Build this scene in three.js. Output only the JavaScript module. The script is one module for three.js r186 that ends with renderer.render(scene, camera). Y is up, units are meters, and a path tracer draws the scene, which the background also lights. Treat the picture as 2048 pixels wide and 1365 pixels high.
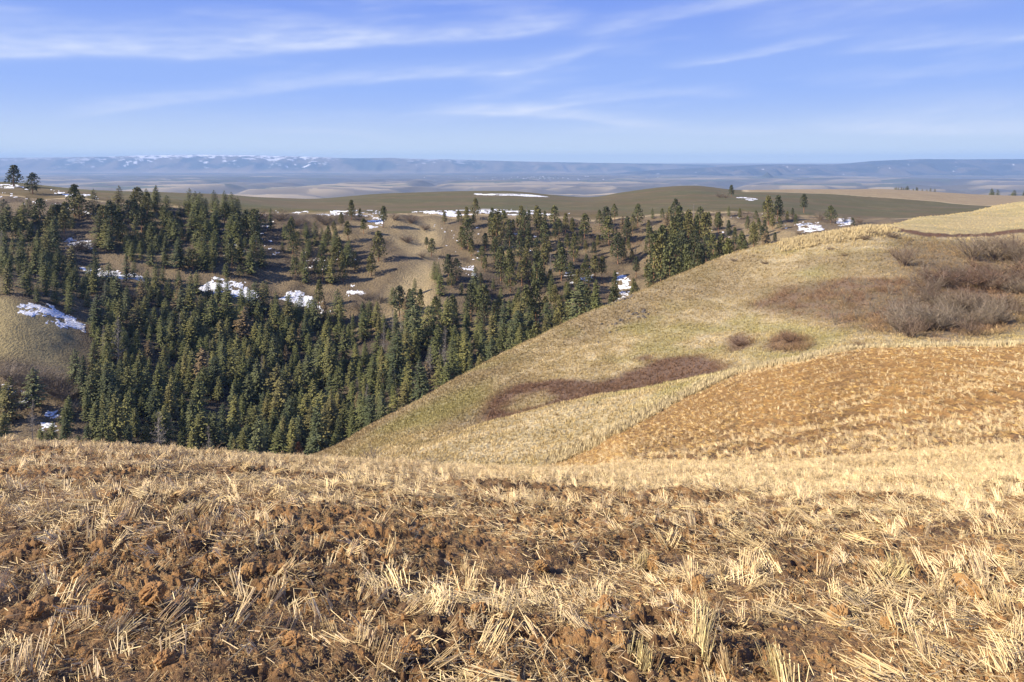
import * as THREE from 'three';
import { mergeGeometries } from 'three/addons/utils/BufferGeometryUtils.js';

// ------------------------------------------------------------------ camera, sky, sun, air, exposure
// The eye is the origin; x right, -z ahead, metres. A level camera whose lens is shifted down.
const F = 1365, CX = 1024, HY = 327;            // focal length, centre column and eye level on a 2048 x 1365 frame
const scene = new THREE.Scene();
const halfH = 1365 - HY;
const camera = new THREE.PerspectiveCamera(2 * Math.atan(halfH / F) * 180 / Math.PI, 2048 / (2 * halfH), 0.2, 60000);
camera.setViewOffset(2048, 2 * halfH, 0, halfH - HY, 2048, 1365);
camera.lookAt(0, 0, -1);

const renderer = new THREE.WebGLRenderer({ antialias: true });
renderer.toneMapping = THREE.LinearToneMapping;
renderer.toneMappingExposure = 1.95;
renderer.shadowMap.enabled = true;

const SUN_AZ = 104, SUN_EL = 34;                // degrees left of the view direction (behind the shoulder past 90), height
const sunDir = new THREE.Vector3(-Math.sin(SUN_AZ * Math.PI / 180) * Math.cos(SUN_EL * Math.PI / 180), Math.sin(SUN_EL * Math.PI / 180), -Math.cos(SUN_AZ * Math.PI / 180) * Math.cos(SUN_EL * Math.PI / 180));
const sun = new THREE.DirectionalLight(new THREE.Color(1, 0.885, 0.70), 5);
sun.position.copy(sunDir).multiplyScalar(600);
sun.castShadow = true;
sun.shadow.mapSize.set(4096, 4096);
Object.assign(sun.shadow.camera, { left: -500, right: 500, top: 500, bottom: -500, near: 1, far: 2500 });
scene.add(sun, sun.target);
scene.fog = new THREE.FogExp2(new THREE.Color(0.37, 0.60, 1.0), 5.5e-5);

// ------------------------------------------------------------------ random numbers and noise
function rng(seed) { let a = seed >>> 0; return () => { a = (a + 0x6d2b79f5) | 0; let t = Math.imul(a ^ (a >>> 15), 1 | a); t = (t + Math.imul(t ^ (t >>> 7), 61 | t)) ^ t; return ((t ^ (t >>> 14)) >>> 0) / 4294967296; }; }
function h2(x, y) { let h = Math.imul(x, 374761393) ^ Math.imul(y, 668265263); h = Math.imul(h ^ (h >>> 13), 1274126177); return ((h ^ (h >>> 16)) >>> 0) / 4294967296; }
function vn(x, y) { const xi = Math.floor(x), yi = Math.floor(y); let fx = x - xi, fy = y - yi; fx = fx * fx * (3 - 2 * fx); fy = fy * fy * (3 - 2 * fy); const a = h2(xi, yi), b = h2(xi + 1, yi), c = h2(xi, yi + 1), d = h2(xi + 1, yi + 1); return a + (b - a) * fx + (c - a) * fy + (a - b - c + d) * fx * fy; }
function fbm(x, y, o = 4) { let s = 0, a = 0.5, n = 0; for (let i = 0; i < o; i++) { s += a * vn(x, y); n += a; a *= 0.5; const t = x * 1.63 - y * 1.21 + 17.3; y = x * 1.21 + y * 1.63 + 9.1; x = t; } return s / n; }
const clamp = (x, a = 0, b = 1) => Math.min(b, Math.max(a, x)), lerp = (a, b, t) => a + (b - a) * t;
const smooth = (a, b, x) => { const t = clamp((x - a) / (b - a)); return t * t * (3 - 2 * t); };
const mix3 = (a, b, t) => [lerp(a[0], b[0], t), lerp(a[1], b[1], t), lerp(a[2], b[2], t)];

// ------------------------------------------------------------------ sky
function skyTexture() {
  const W = 4096, H = 2048, data = new Float32Array(W * H * 4);
  const low = [0.405, 0.455, 0.46], mid = [0.172, 0.258, 0.50], top = [0.099, 0.170, 0.458], zen = [0.05, 0.10, 0.33];
  // long streaks of cirrus: azimuth and height in degrees from the view direction; [points], half width, strength
  const deg = (x, y) => [Math.atan((x - CX) / F) * 180 / Math.PI, Math.atan((HY - y) / Math.hypot(F, x - CX)) * 180 / Math.PI];
  const S = [
    [[[-300, 118], [0, 110], [200, 105], [380, 112], [560, 96], [760, 80], [900, 76], [1050, 62], [1160, 50]], 1.0, 0.55],
    [[[-100, 92], [200, 90], [450, 80], [620, 82], [800, 75]], 1.5, 0.25],
    [[[160, 225], [330, 202], [520, 185], [700, 162], [860, 153], [1040, 138], [1130, 120], [1200, 94]], 0.75, 0.42],
    [[[860, 226], [960, 222], [1060, 226], [1150, 232], [1240, 248], [1330, 252]], 0.7, 0.55],
    [[[980, 230], [1150, 205], [1330, 190], [1500, 186]], 0.6, 0.3],
    [[[1360, 130], [1450, 122], [1530, 108], [1600, 90], [1700, 70]], 0.4, 0.42],
    [[[1190, 62], [1300, 42], [1420, 18], [1540, -6], [1700, -30]], 0.8, 0.32],
    [[[1700, 102], [1850, 88], [2048, 76], [2300, 60]], 0.7, 0.33],
    [[[1640, 258], [1760, 260], [1900, 264], [2048, 262], [2300, 266]], 0.75, 0.55],
    [[[1750, 235], [1900, 222], [2100, 214]], 1.2, 0.25],
    [[[500, 262], [640, 262], [800, 284]], 0.4, 0.2],
    [[[1500, 60], [1750, 20], [2048, -20]], 2.2, 0.22],
    [[[1150, 265], [1400, 262], [1600, 262]], 0.5, 0.2],
  ].map(([p, w, k]) => ({ p: p.map(([x, y]) => deg(x, y)), w, k }));
  for (let j = 0; j < H; j++) {
    const el = ((j + 0.5) / H - 0.5) * 180, er = el * Math.PI / 180, ce = Math.cos(er), se = Math.sin(er);
    for (let i = 0; i < W; i++) {
      const o = (j * W + i) * 4;
      if (el < -1) { data[o] = 0.15; data[o + 1] = 0.14; data[o + 2] = 0.14; data[o + 3] = 1; continue; }
      const az = ((i + 0.5) / W - 0.5) * 2 * Math.PI, x = Math.cos(az) * ce, z = Math.sin(az) * ce;
      const va = Math.atan2(x, -z) * 180 / Math.PI;   // degrees right of the view direction
      const e = Math.max(el, 0);
      let c = e < 6 ? mix3(low, mid, smooth(-1.5, 6.5, e)) : e < 16 ? mix3(mid, top, smooth(5.2, 16, e)) : mix3(top, zen, smooth(14, 70, e));
      const cs = x * sunDir.x + se * sunDir.y + z * sunDir.z;
      const glow = 0.11 * Math.pow(Math.max(0, cs), 6);
      c = [c[0] + glow, c[1] + glow * 0.95, c[2] + glow * 0.8];
      // cirrus
      let cov = 0;
      const n1 = fbm(va * 0.10 + 3, el * 0.7 - va * 0.05, 4), n2 = fbm(va * 0.5 + el * 0.3, el * 3.2 - va * 0.35 + 40, 5), n3 = fbm(va * 0.16 + 90, el * 1.1 - va * 0.1 + 4, 3);
      if (va > -65 && va < 65 && el < 30) for (const s of S) {
        const p = s.p;
        if (va < p[0][0] - 6 || va > p[p.length - 1][0] + 6) continue;
        let k = 0; while (k < p.length - 2 && va > p[k + 1][0]) k++;
        const f = (va - p[k][0]) / (p[k + 1][0] - p[k][0]), ff = clamp(f), ye = lerp(p[k][1], p[k + 1][1], k === 0 ? f < 0 ? f : ff : f);
        const ends = smooth(p[0][0] - 3, p[0][0] + 3, va) * (1 - smooth(p[p.length - 1][0] - 4, p[p.length - 1][0] + 2, va));
        const dy = el - ye + (n3 - 0.5) * 0.5, w = dy < 0 ? s.w * 0.38 : s.w * 1.1;
        cov += s.k * ends * Math.exp(-dy * dy / (w * w)) * (0.35 + 1.1 * n2);
      }
      const gen = smooth(0.5, 0.85, n1) * 0.16 * (0.4 + n2) * smooth(1, 6, e) * (1 - 0.5 * smooth(30, 70, e));
      cov = clamp(cov * 0.72 + gen, 0, 0.85);
      const cl = [0.43, 0.46, 0.535];
      data[o] = lerp(c[0], Math.max(cl[0], c[0]), cov); data[o + 1] = lerp(c[1], Math.max(cl[1], c[1]), cov); data[o + 2] = lerp(c[2], Math.max(cl[2], c[2]), cov); data[o + 3] = 1;
    }
  }
  const t = new THREE.DataTexture(data, W, H, THREE.RGBAFormat, THREE.FloatType);
  t.mapping = THREE.EquirectangularReflectionMapping; t.magFilter = THREE.LinearFilter; t.needsUpdate = true;
  return t;
}
scene.background = scene.environment = skyTexture();

// ------------------------------------------------------------------ the lie of the land
// Feature lines run across the land: near crest, swale, field, lip, gully, spur, spur ridge, canyon floor, four steps up the far slope, rim, field, skyline crest, dip behind it.
// Each column is a bearing (named by its frame column) and lists [how far under eye level as a frame row, distance ahead] for those lines.
const COLS = [
  [-1160, [874, 11], [925, 25], [955, 40], [965, 58], [970, 80], [965, 105], [955, 125], [940, 145], [905, 165], [840, 185], [720, 205], [585, 245], [500, 300], [372, 420], [362, 460], [352, 520], [400, 900]],
  [-400, [886, 11.5], [928, 25], [955, 40], [965, 58], [972, 80], [970, 105], [962, 125], [948, 145], [910, 165], [850, 185], [730, 205], [588, 245], [505, 300], [374, 412], [364, 440], [356, 490], [400, 850]],
  [0, [897, 12], [930, 25], [955, 40], [965, 58], [975, 80], [975, 105], [968, 125], [955, 145], [915, 165], [855, 185], [735, 206], [592, 245], [510, 300], [390, 400], [376, 430], [364, 470], [400, 800]],
  [200, [906, 12], [935, 25], [958, 40], [968, 58], [978, 80], [978, 105], [970, 125], [958, 145], [925, 168], [860, 188], [760, 215], [640, 255], [500, 318], [404, 385], [390, 420], [382, 470], [400, 800]],
  [400, [921, 12], [940, 25], [962, 40], [972, 58], [980, 80], [980, 105], [974, 125], [962, 145], [935, 172], [860, 198], [760, 228], [640, 272], [520, 320], [418, 385], [400, 430], [387, 560], [410, 900]],
  [610, [933, 12.5], [950, 25], [966, 40], [962, 55], [965, 72], [952, 82], [938, 92], [918, 103], [955, 165], [880, 205], [760, 240], [640, 285], [520, 335], [428, 390], [412, 480], [398, 680], [420, 1000]],
  [769, [940, 13], [952, 25], [958, 42], [913, 60], [922, 75], [900, 86], [872, 97], [838, 111], [900, 175], [820, 210], [720, 248], [610, 298], [510, 340], [432, 392], [415, 480], [387, 720], [420, 1000]],
  [1000, [949, 14], [955, 24], [950, 40], [841, 66], [852, 88], [795, 106], [752, 119], [712, 132], [800, 190], [720, 232], [650, 268], [590, 300], [510, 345], [432, 395], [412, 480], [381.5, 730], [415, 1000]],
  [1180, [950, 15], [946, 20], [920, 36], [796, 67], [806, 91], [740, 112], [680, 131], [623, 148], [740, 200], [670, 245], [625, 272], [570, 308], [500, 350], [435, 393], [418, 470], [395, 740], [415, 1000]],
  [1240, [950, 15], [934, 19], [888, 34], [786, 66], [796, 92], [725, 114], [660, 134], [600, 153], [720, 205], [660, 250], [620, 275], [565, 310], [495, 352], [436, 392], [418, 470], [386, 760], [420, 1050]],
  [1380, [947, 15], [928, 18], [865, 30], [758, 58], [768, 88], [700, 113], [612, 143], [541, 170], [640, 225], [600, 268], [560, 298], [510, 328], [460, 362], [430, 390], [412, 460], [371.5, 790], [405, 1080]],
  [1480, [948, 15], [925, 18], [845, 28], [741, 52], [748, 84], [680, 112], [580, 148], [503, 178], [600, 235], [560, 275], [520, 305], [480, 335], [445, 365], [425, 390], [410, 460], [380, 800], [405, 1100]],
  [1740, [952, 14], [925, 16.5], [835, 24], [703, 43], [706, 78], [640, 105], [540, 140], [453, 188], [500, 240], [490, 280], [470, 310], [455, 345], [446, 380], [440, 420], [425, 500], [379, 900], [400, 1200]],
  [2048, [957, 13], [925, 15.5], [830, 21.5], [696, 34], [692, 74], [600, 117], [490, 160], [413, 245], [440, 330], [440, 360], [436, 400], [432, 430], [428, 460], [424, 500], [412, 600], [392, 950], [405, 1300]],
  [2500, [962, 12], [925, 14.5], [830, 19], [690, 29], [670, 65], [570, 105], [470, 150], [395, 240], [425, 330], [425, 360], [422, 400], [420, 430], [418, 460], [415, 500], [410, 600], [390, 950], [400, 1300]],
  [3210, [965, 11], [925, 13.5], [830, 18], [690, 27], [660, 60], [560, 100], [460, 145], [385, 240], [415, 330], [420, 360], [418, 400], [415, 430], [412, 460], [410, 500], [405, 600], [388, 950], [400, 1300]],
];
const NN = COLS[0].length - 1;
function slopes(x, y) {       // monotone cubic slopes
  const n = x.length, d = [], m = new Array(n).fill(0);
  for (let i = 0; i < n - 1; i++) d.push((y[i + 1] - y[i]) / (x[i + 1] - x[i]));
  for (let i = 1; i < n - 1; i++) if (d[i - 1] * d[i] > 0) { const w1 = 2 * (x[i + 1] - x[i]) + x[i] - x[i - 1], w2 = x[i + 1] - x[i] + 2 * (x[i] - x[i - 1]); m[i] = (w1 + w2) / (w1 / d[i - 1] + w2 / d[i]); }
  m[0] = 0; m[n - 1] = d[n - 2];
  return m;
}
function herm(x, y, m, k, v) { const h = x[k + 1] - x[k], t = (v - x[k]) / h, t2 = t * t, t3 = t2 * t; return (2 * t3 - 3 * t2 + 1) * y[k] + (t3 - 2 * t2 + t) * h * m[k] + (3 * t2 - 2 * t3) * y[k + 1] + (t3 - t2) * h * m[k + 1]; }
const CSTEP = 6, CX0 = -1160, CN = Math.floor((3210 - CX0) / CSTEP) + 1, PROF = [];
{
  const xs = COLS.map((c) => c[0]), per = [];
  for (let k = 0; k < NN; k++) {
    const ys = COLS.map((c) => (c[k + 1][0] - HY) / F), ds = COLS.map((c) => Math.log(c[k + 1][1]));
    per.push([ys, slopes(xs, ys), ds, slopes(xs, ds)]);
  }
  for (let i = 0; i < CN; i++) {
    const x = CX0 + i * CSTEP; let c = 0; while (c < xs.length - 2 && x > xs[c + 1]) c++;
    const L = [], T = [];
    for (const [ys, my, ds, md] of per) { T.push(herm(xs, ys, my, c, x)); L.push(herm(xs, ds, md, c, x)); }
    const M = slopes(L, T), DA = Math.exp(L[0]);
    PROF.push({ L, T, M, DA, a: T[0] - 2 * 1.7 / DA, b: 1.7 / (DA * DA) });
  }
}
function profT(p, D, l) {
  if (D < p.DA) return (1.7 + p.a * D + p.b * D * D) / D;
  const L = p.L; let k = 0; while (k < NN - 2 && l > L[k + 1]) k++;
  if (l > L[NN - 1]) return p.T[NN - 1];
  return herm(L, p.T, p.M, k, l);
}
function profS(p, l) { const L = p.L; if (l <= L[0]) return (l / L[0]) - 1; let k = 0; while (k < NN - 2 && l > L[k + 1]) k++; return k + clamp((l - L[k]) / (L[k + 1] - L[k])); }
const colAt = (px) => clamp((px - CX0) / CSTEP, 0, CN - 1.001);
function baseT(px, D) { const f = colAt(px), i = Math.floor(f), w = f - i, l = Math.log(D); return lerp(profT(PROF[i], D, l), profT(PROF[i + 1], D, l), w); }
function lineS(px, D) { const f = colAt(px), i = Math.floor(f), w = f - i, l = Math.log(D); return lerp(profS(PROF[i], l), profS(PROF[i + 1], l), w); }   // which feature lines a place lies between
function lineD(px, s) { const f = colAt(px), i = Math.floor(f), w = f - i, k = clamp(Math.floor(s), 0, NN - 2); const g = (p) => lerp(p.L[k], p.L[k + 1], s - k); return Math.exp(lerp(g(PROF[i]), g(PROF[i + 1]), w)); }
const pxOf = (X, Z) => CX + F * X / -Z;
function relief(X, Z, D) {     // bumps and small gullies on top of the feature lines
  let y = 0;
  if (D > 26) y += smooth(26, 70, D) * (1 - smooth(170, 230, D)) * ((fbm(X / 11, Z / 11, 3) - 0.5) * 0.9 + (fbm(X / 2.2 + 5, Z / 2.2, 2) - 0.5) * 0.18);
  if (D > 170) y += smooth(170, 260, D) * (1 - smooth(390, 440, D)) * ((fbm(X / 38 + 7, Z / 60, 3) - 0.5) * 9 + (fbm(X / 7, Z / 7 + 3, 2) - 0.5) * 1.4);
  if (D > 390) y += smooth(390, 500, D) * (fbm(X / 70, Z / 70 + 31, 2) - 0.5) * 1.6;
  return y;
}
function ground(X, Z) {
  const D = -Z;
  if (D < 0.7) { const p = PROF[Math.round(colAt(CX))]; return -(1.7 + p.a * D); }
  const px = pxOf(X, Z), pc = clamp(px, -1160, 3204);
  return -baseT(pc, D) * D + relief(X, Z, D);
}
const atD = (px, D) => { const X = (px - CX) / F * D; return new THREE.Vector3(X, ground(X, -D), -D); };
const rowOf = (v) => HY - F * v.y / -v.z;
function hit(px, py, from = 1.2, to = 1400) {   // first place along a line of sight, beyond a distance
  const t = (py - HY) / F, u = (px - CX) / F; let l0 = Math.log(from), prev = null;
  for (let l = l0; l < Math.log(to); l += 0.008) {
    const D = Math.exp(l), tt = -ground(u * D, -D) / D;
    if (tt <= t) { let a = prev ?? l, b = l; for (let i = 0; i < 12; i++) { const m = (a + b) / 2, Dm = Math.exp(m); if (-ground(u * Dm, -Dm) / Dm <= t) b = m; else a = m; } return atD(px, Math.exp(b)); }
    prev = l;
  }
  return null;
}
function hidden(px, D, y) {                     // whether nearer ground stands before a point at height y
  const t = -y / D, u = (px - CX) / F;
  for (let l = Math.log(8); l < Math.log(D) - 0.03; l += 0.03) { const d = Math.exp(l); if (-ground(u * d, -d) / d < t) return true; }
  return false;
}
// a patch of ground: its outline found on the land, then a signed distance in metres (positive inside)
function patch(points, from = 16) {
  const w = points.map(([x, y, d]) => d ? atD(x, d) : hit(x, y, from)).filter(Boolean);
  const xs = w.map((p) => p.x), zs = w.map((p) => p.z), b = [Math.min(...xs), Math.max(...xs), Math.min(...zs), Math.max(...zs)];
  return (X, Z, pad = 12) => {
    if (X < b[0] - pad || X > b[1] + pad || Z < b[2] - pad || Z > b[3] + pad) return -pad;
    let inside = false, best = 1e9;
    for (let i = 0, j = w.length - 1; i < w.length; j = i++) {
      const ax = w[j].x, az = w[j].z, bx = w[i].x, bz = w[i].z;
      if ((az > Z) !== (bz > Z) && X < (bx - ax) * (Z - az) / (bz - az) + ax) inside = !inside;
      const dx = bx - ax, dz = bz - az, t = clamp(((X - ax) * dx + (Z - az) * dz) / (dx * dx + dz * dz + 1e-9)), ex = ax + dx * t - X, ez = az + dz * t - Z;
      best = Math.min(best, ex * ex + ez * ez);
    }
    return Math.sqrt(best) * (inside ? 1 : -1);
  };
}
function polyline(points) { return (x) => { let k = 0; while (k < points.length - 2 && x > points[k + 1][0]) k++; return lerp(points[k][1], points[k + 1][1], clamp((x - points[k][0]) / (points[k + 1][0] - points[k][0]))); }; }

// the edge of the ploughed field, as distance ahead for each bearing
const edgePts = [[-1160, 17], [0, 18], [500, 19], [800, 22], [950, 30]];
for (const [x, y] of [[1085, 937], [1160, 905], [1250, 862], [1350, 805], [1420, 772], [1480, 747], [1540, 734], [1600, 724]]) { const p = hit(x, y, 20, 75); if (p) edgePts.push([x, -p.z]); }
edgePts.push([1740, lineD(1740, 3) + 0.5], [2048, lineD(2048, 3) + 1], [3210, 28]);
const fieldEdge = polyline(edgePts);
const inField = (X, Z) => fieldEdge(clamp(pxOf(X, Z), -1160, 3210)) * (1 + 0.012 * (vn(X * 0.7, Z * 0.7) - 0.5)) + Z;   // metres inside

// ------------------------------------------------------------------ things
const numbers = {};
function numbered(name) { const n = (numbers[name] = (numbers[name] ?? -1) + 1); return n ? name + '_' + String(n).padStart(3, '0') : name; }
function own(o, name, label, category, group) { o.name = numbered(name); scene.add(o); if (label) o.userData.label = label; if (category) o.userData.category = category; if (group) o.userData.group = group; return o; }
function land(o, name, kind, label) { o.name = numbered(name); o.userData.kind = kind; if (label) o.userData.label = label; o.castShadow = o.receiveShadow = true; scene.add(o); return o; }
const shade = (o) => { o.traverse((m) => { if (m.isMesh) m.castShadow = m.receiveShadow = true; }); return o; };

// ------------------------------------------------------------------ textures (tiling, grey detail that multiplies the zone colour)
function pnoise(P, seed) { return (x, y) => { const xi = Math.floor(x), yi = Math.floor(y); let fx = x - xi, fy = y - yi; fx = fx * fx * (3 - 2 * fx); fy = fy * fy * (3 - 2 * fy); const m = (a) => ((a % P) + P) % P, h = (a, b) => h2(m(a) + seed * 131, m(b) + seed * 71), a = h(xi, yi), b = h(xi + 1, yi), c = h(xi, yi + 1), d = h(xi + 1, yi + 1); return a + (b - a) * fx + (c - a) * fy + (a - b - c + d) * fx * fy; }; }
function detail(size, fn, srgb = false) {
  const d = new Uint8Array(size * size * 4);
  for (let j = 0; j < size; j++) for (let i = 0; i < size; i++) { const v = fn(i / size, j / size), o = (j * size + i) * 4; const c = Array.isArray(v) ? v : [v, v, v]; for (let k = 0; k < 3; k++) d[o + k] = 255 * clamp(c[k]); d[o + 3] = 255; }
  const t = new THREE.DataTexture(d, size, size); t.wrapS = t.wrapT = THREE.RepeatWrapping; t.magFilter = THREE.LinearFilter; t.minFilter = THREE.LinearMipmapLinearFilter; t.needsUpdate = true;
  return t;
}
const oct = [1, 2, 3, 4, 5, 6, 7].map((s) => pnoise(8 * 2 ** (s - 1), s));
const tfbm = (u, v, from, n) => { let s = 0, a = 1, w = 0; for (let i = 0; i < n; i++) { const k = from + i; s += a * oct[k](u * 8 * 2 ** k, v * 8 * 2 ** k); w += a; a *= 0.62; } return s / w; };
const grassTex = detail(1024, (u, v) => 0.55 + 0.9 * (tfbm(u, v, 2, 5) - 0.28));
const grassBump = detail(1024, (u, v) => tfbm(u, v, 2, 5));
const soilTex = detail(1024, (u, v) => 0.5 + 0.95 * (tfbm(u, v, 1, 6) - 0.25));
const rowTex = detail(512, (u, v) => { const r = 0.5 + 0.5 * Math.sin(v * Math.PI * 2 * 12 + 3 * tfbm(u, v, 0, 2)); return 0.62 + 0.26 * r + 0.5 * (tfbm(u, v, 2, 4) - 0.4); });
function rep(t, k) { const c = t.clone(); c.repeat.set(k, k); c.needsUpdate = true; return c; }

// ------------------------------------------------------------------ ground colours by zone (what grows or lies there; the fir stand floor also has shade painted in)
const C = {
  soil: [0.270, 0.145, 0.054], soilDark: [0.118, 0.063, 0.027],
  tan: [0.44, 0.345, 0.175], pale: [0.56, 0.455, 0.265], olive: [0.335, 0.278, 0.112], lime: [0.31, 0.29, 0.095], brown: [0.20, 0.142, 0.08], rust: [0.165, 0.093, 0.058],
  crop: [0.082, 0.068, 0.011], cropBrown: [0.105, 0.072, 0.020], straw: [0.56, 0.44, 0.21], canyon: [0.21, 0.155, 0.085], canyonTan: [0.36, 0.275, 0.145], litter: [0.11, 0.08, 0.048], orange: [0.25, 0.125, 0.05],
};
const Z1 = {
  strip: patch([[968, 838], [985, 800], [1040, 768], [1120, 757], [1190, 764], [1250, 742], [1330, 716], [1400, 712], [1460, 728], [1482, 744], [1300, 780], [1180, 803], [1050, 834]], 60),
  hollow: patch([[1010, 818], [1040, 792], [1095, 780], [1100, 800], [1050, 818]], 60),
  thicket: patch([[1490, 612], [1560, 575], [1640, 562], [1760, 556], [1850, 560], [2060, 530], [2060, 650], [1900, 685], [1750, 668], [1620, 640], [1530, 628]], 60),
  upper: patch([[1770, 470], [1850, 478], [1930, 484], [2060, 470], [2060, 540], [1850, 570], [1790, 540]], 60),
  small: [patch([[1455, 678], [1490, 664], [1506, 690], [1470, 702]], 60), patch([[1530, 692], [1566, 660], [1598, 664], [1634, 690], [1604, 706], [1540, 702]], 60), patch([[1268, 719], [1300, 708], [1318, 719], [1290, 730]], 60), patch([[1700, 690], [1720, 680], [1735, 690]], 60)],
  lime: [patch([[1590, 548], [1640, 535], [1662, 548], [1620, 560]], 60), patch([[1545, 655], [1580, 636], [1590, 655], [1560, 668]], 60), patch([[1490, 708], [1560, 700], [1640, 712], [1560, 722]], 60), patch([[760, 860], [850, 810], [980, 760], [960, 800], [860, 860]], 60)],
};
const field2Bottom = polyline([[1735, 190], ...[[1800, 457], [1850, 465], [1900, 469], [1960, 467], [2040, 459]].map(([x, y]) => [x, -hit(x, y, 100).z]), [2500, 165], [3210, 160]]);
const trails = [[[1290, 585], [1350, 582], [1400, 590], [1450, 605], [1500, 622], [1560, 632]], [[1240, 640], [1330, 625], [1400, 640], [1480, 655]], [[880, 812], [980, 775], [1080, 730], [1180, 690], [1300, 668]], [[1700, 470], [1650, 500], [1560, 522], [1480, 545]]].map((l) => l.map(([x, y]) => hit(x, y, 80)).filter(Boolean));
function trail(X, Z) { let b = 99; for (const l of trails) for (let i = 0; i < l.length - 1; i++) { const ax = l[i].x, az = l[i].z; if (Math.abs(X - ax) > 40) continue; const dx = l[i + 1].x - ax, dz = l[i + 1].z - az, t = clamp(((X - ax) * dx + (Z - az) * dz) / (dx * dx + dz * dz)); b = Math.min(b, Math.hypot(ax + dx * t - X + 1.4 * (vn(X / 3, Z / 3) - 0.5), az + dz * t - Z)); } return b; }
function hillColor(X, Z) {
  const D = -Z, px = pxOf(X, Z), n = fbm(X / 9, Z / 9, 4), m = fbm(X / 2.4 + 9, Z / 2.4, 3), k = fbm(X / 28 + 3, Z / 28, 3);
  let c = mix3(C.tan, C.pale, smooth(0.45, 0.7, m));
  c = mix3(c, C.olive, smooth(0.47, 0.68, n) * 0.5);
  c = mix3(c, C.brown, smooth(0.52, 0.75, k) * 0.45);
  c = mix3(c, C.lime, smooth(0.6, 0.8, fbm(X / 14 + 50, Z / 14, 3)) * 0.5);
  { const q = trail(X, Z); c = mix3(c, C.pale, 0.3 * (1 - smooth(0.3, 0.9, q))); }
  const wob = (n - 0.5) * 7 + (m - 0.5) * 3, soft = (p, w = 2.2) => smooth(-w, w, p(X, Z) + wob * 0.55);
  if (lineS(clamp(px, -1160, 3204), D) > 3.2) {
    for (const p of Z1.lime) c = mix3(c, C.lime, soft(p, 4) * 0.55);
    c = mix3(c, mix3(C.brown, C.rust, smooth(0.35, 0.7, m)), soft(Z1.thicket, 4) * 0.85);
    c = mix3(c, C.brown, soft(Z1.upper, 5) * 0.7);
    c = mix3(c, C.rust, soft(Z1.strip, 1.7) * (1 - 0.75 * soft(Z1.hollow, 1.5)) * 0.95);
    for (const p of Z1.small) c = mix3(c, C.rust, soft(p, 1.5) * 0.85);
    if (px > 1735) {
      const e = D - field2Bottom(px);
      if (e > 0 && D > 140) c = mix3(C.straw, [0.47, 0.385, 0.175], smooth(0.4, 0.7, fbm(X / 16, Z / 3, 2)));
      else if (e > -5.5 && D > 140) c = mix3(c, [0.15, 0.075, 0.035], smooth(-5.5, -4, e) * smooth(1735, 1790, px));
    }
  } else c = mix3(c, C.pale, 0.35 * smooth(0.3, 0.6, m));
  return c;
}
const knoll = patch([[-300, 592], [0, 594], [60, 612], [150, 655], [178, 700], [165, 760], [110, 740], [0, 715], [-300, 715]], 150);
const spurCenter = patch([[770, 640], [800, 575], [850, 520], [800, 480], [850, 445], [880, 440], [870, 520], [860, 580], [880, 640], [820, 660]], 160);
const shadedStandFloor = patch([[150, 690], [200, 640], [420, 630], [560, 650], [760, 665], [900, 680], [1180, 660], [1100, 690], [900, 800], [760, 870], [600, 935], [400, 930], [250, 900], [190, 780]], 158);
function canyonColor(X, Z) {
  const n = fbm(X / 13, Z / 13, 4), m = fbm(X / 3 + 9, Z / 3, 3), px = pxOf(X, Z), y = HY - F * ground(X, Z) / -Z;
  let c = mix3(C.canyon, C.litter, smooth(0.4, 0.65, n));
  c = mix3(c, C.canyonTan, smooth(0.5, 0.75, fbm(X / 22 + 4, Z / 22, 3)) * 0.8 * smooth(480, 650, px) * (1 - smooth(640, 700, y)));
  c = mix3(c, [0.43, 0.335, 0.18], smooth(-9, 5, spurCenter(X, Z) + (n - 0.5) * 16) * 0.9);
  c = mix3(c, mix3(C.olive, C.canyonTan, 0.45), smooth(-3, 5, knoll(X, Z) + (n - 0.5) * 8) * 0.9);
  c = mix3(c, [0.07, 0.052, 0.034], 0.75 * smooth(-8, 6, shadedStandFloor(X, Z) + (n - 0.5) * 14));  // needle litter, darkened further to paint in the shade under the firs
  c = mix3(c, C.orange, smooth(0.66, 0.8, m) * 0.35 * smooth(1100, 1200, px));
  return c;
}
const Z3 = {
  tanHill: patch([[1490, 384.5], [1560, 385], [1650, 387.5], [1760, 395], [1870, 403], [1980, 412], [2080, 419], [2300, 419], [2300, 400, 1050], [1480, 380, 1050]], 400),
};
function plateauColor(X, Z) {
  const n = fbm(X / 60, Z / 25, 3), m = fbm(X / 8, Z / 8, 3);
  let c = mix3(C.crop, C.cropBrown, smooth(0.35, 0.7, n));
  c = mix3(c, [0.066, 0.070, 0.012], smooth(0.5, 0.7, fbm(X / 90 + 11, Z / 14, 3)) * 0.6);
  c = mix3(c, C.canyonTan, 0.12 * smooth(0.55, 0.8, m));
  const p = Z3.tanHill(X, Z, 40); c = mix3(c, mix3([0.26, 0.175, 0.09], [0.36, 0.28, 0.15], m), smooth(-3, 5, p + (m - 0.5) * 8) * 0.85); c = mix3(c, [0.42, 0.33, 0.19], 1 - smooth(1.5, 4, Math.abs(p - 2)));
  const s = lineS(clamp(pxOf(X, Z), -1160, 3204), -Z); if (s < 13.25) c = mix3(C.canyonTan, c, smooth(13.0, 13.22, s + (m - 0.5) * 0.12));
  return c;
}

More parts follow.
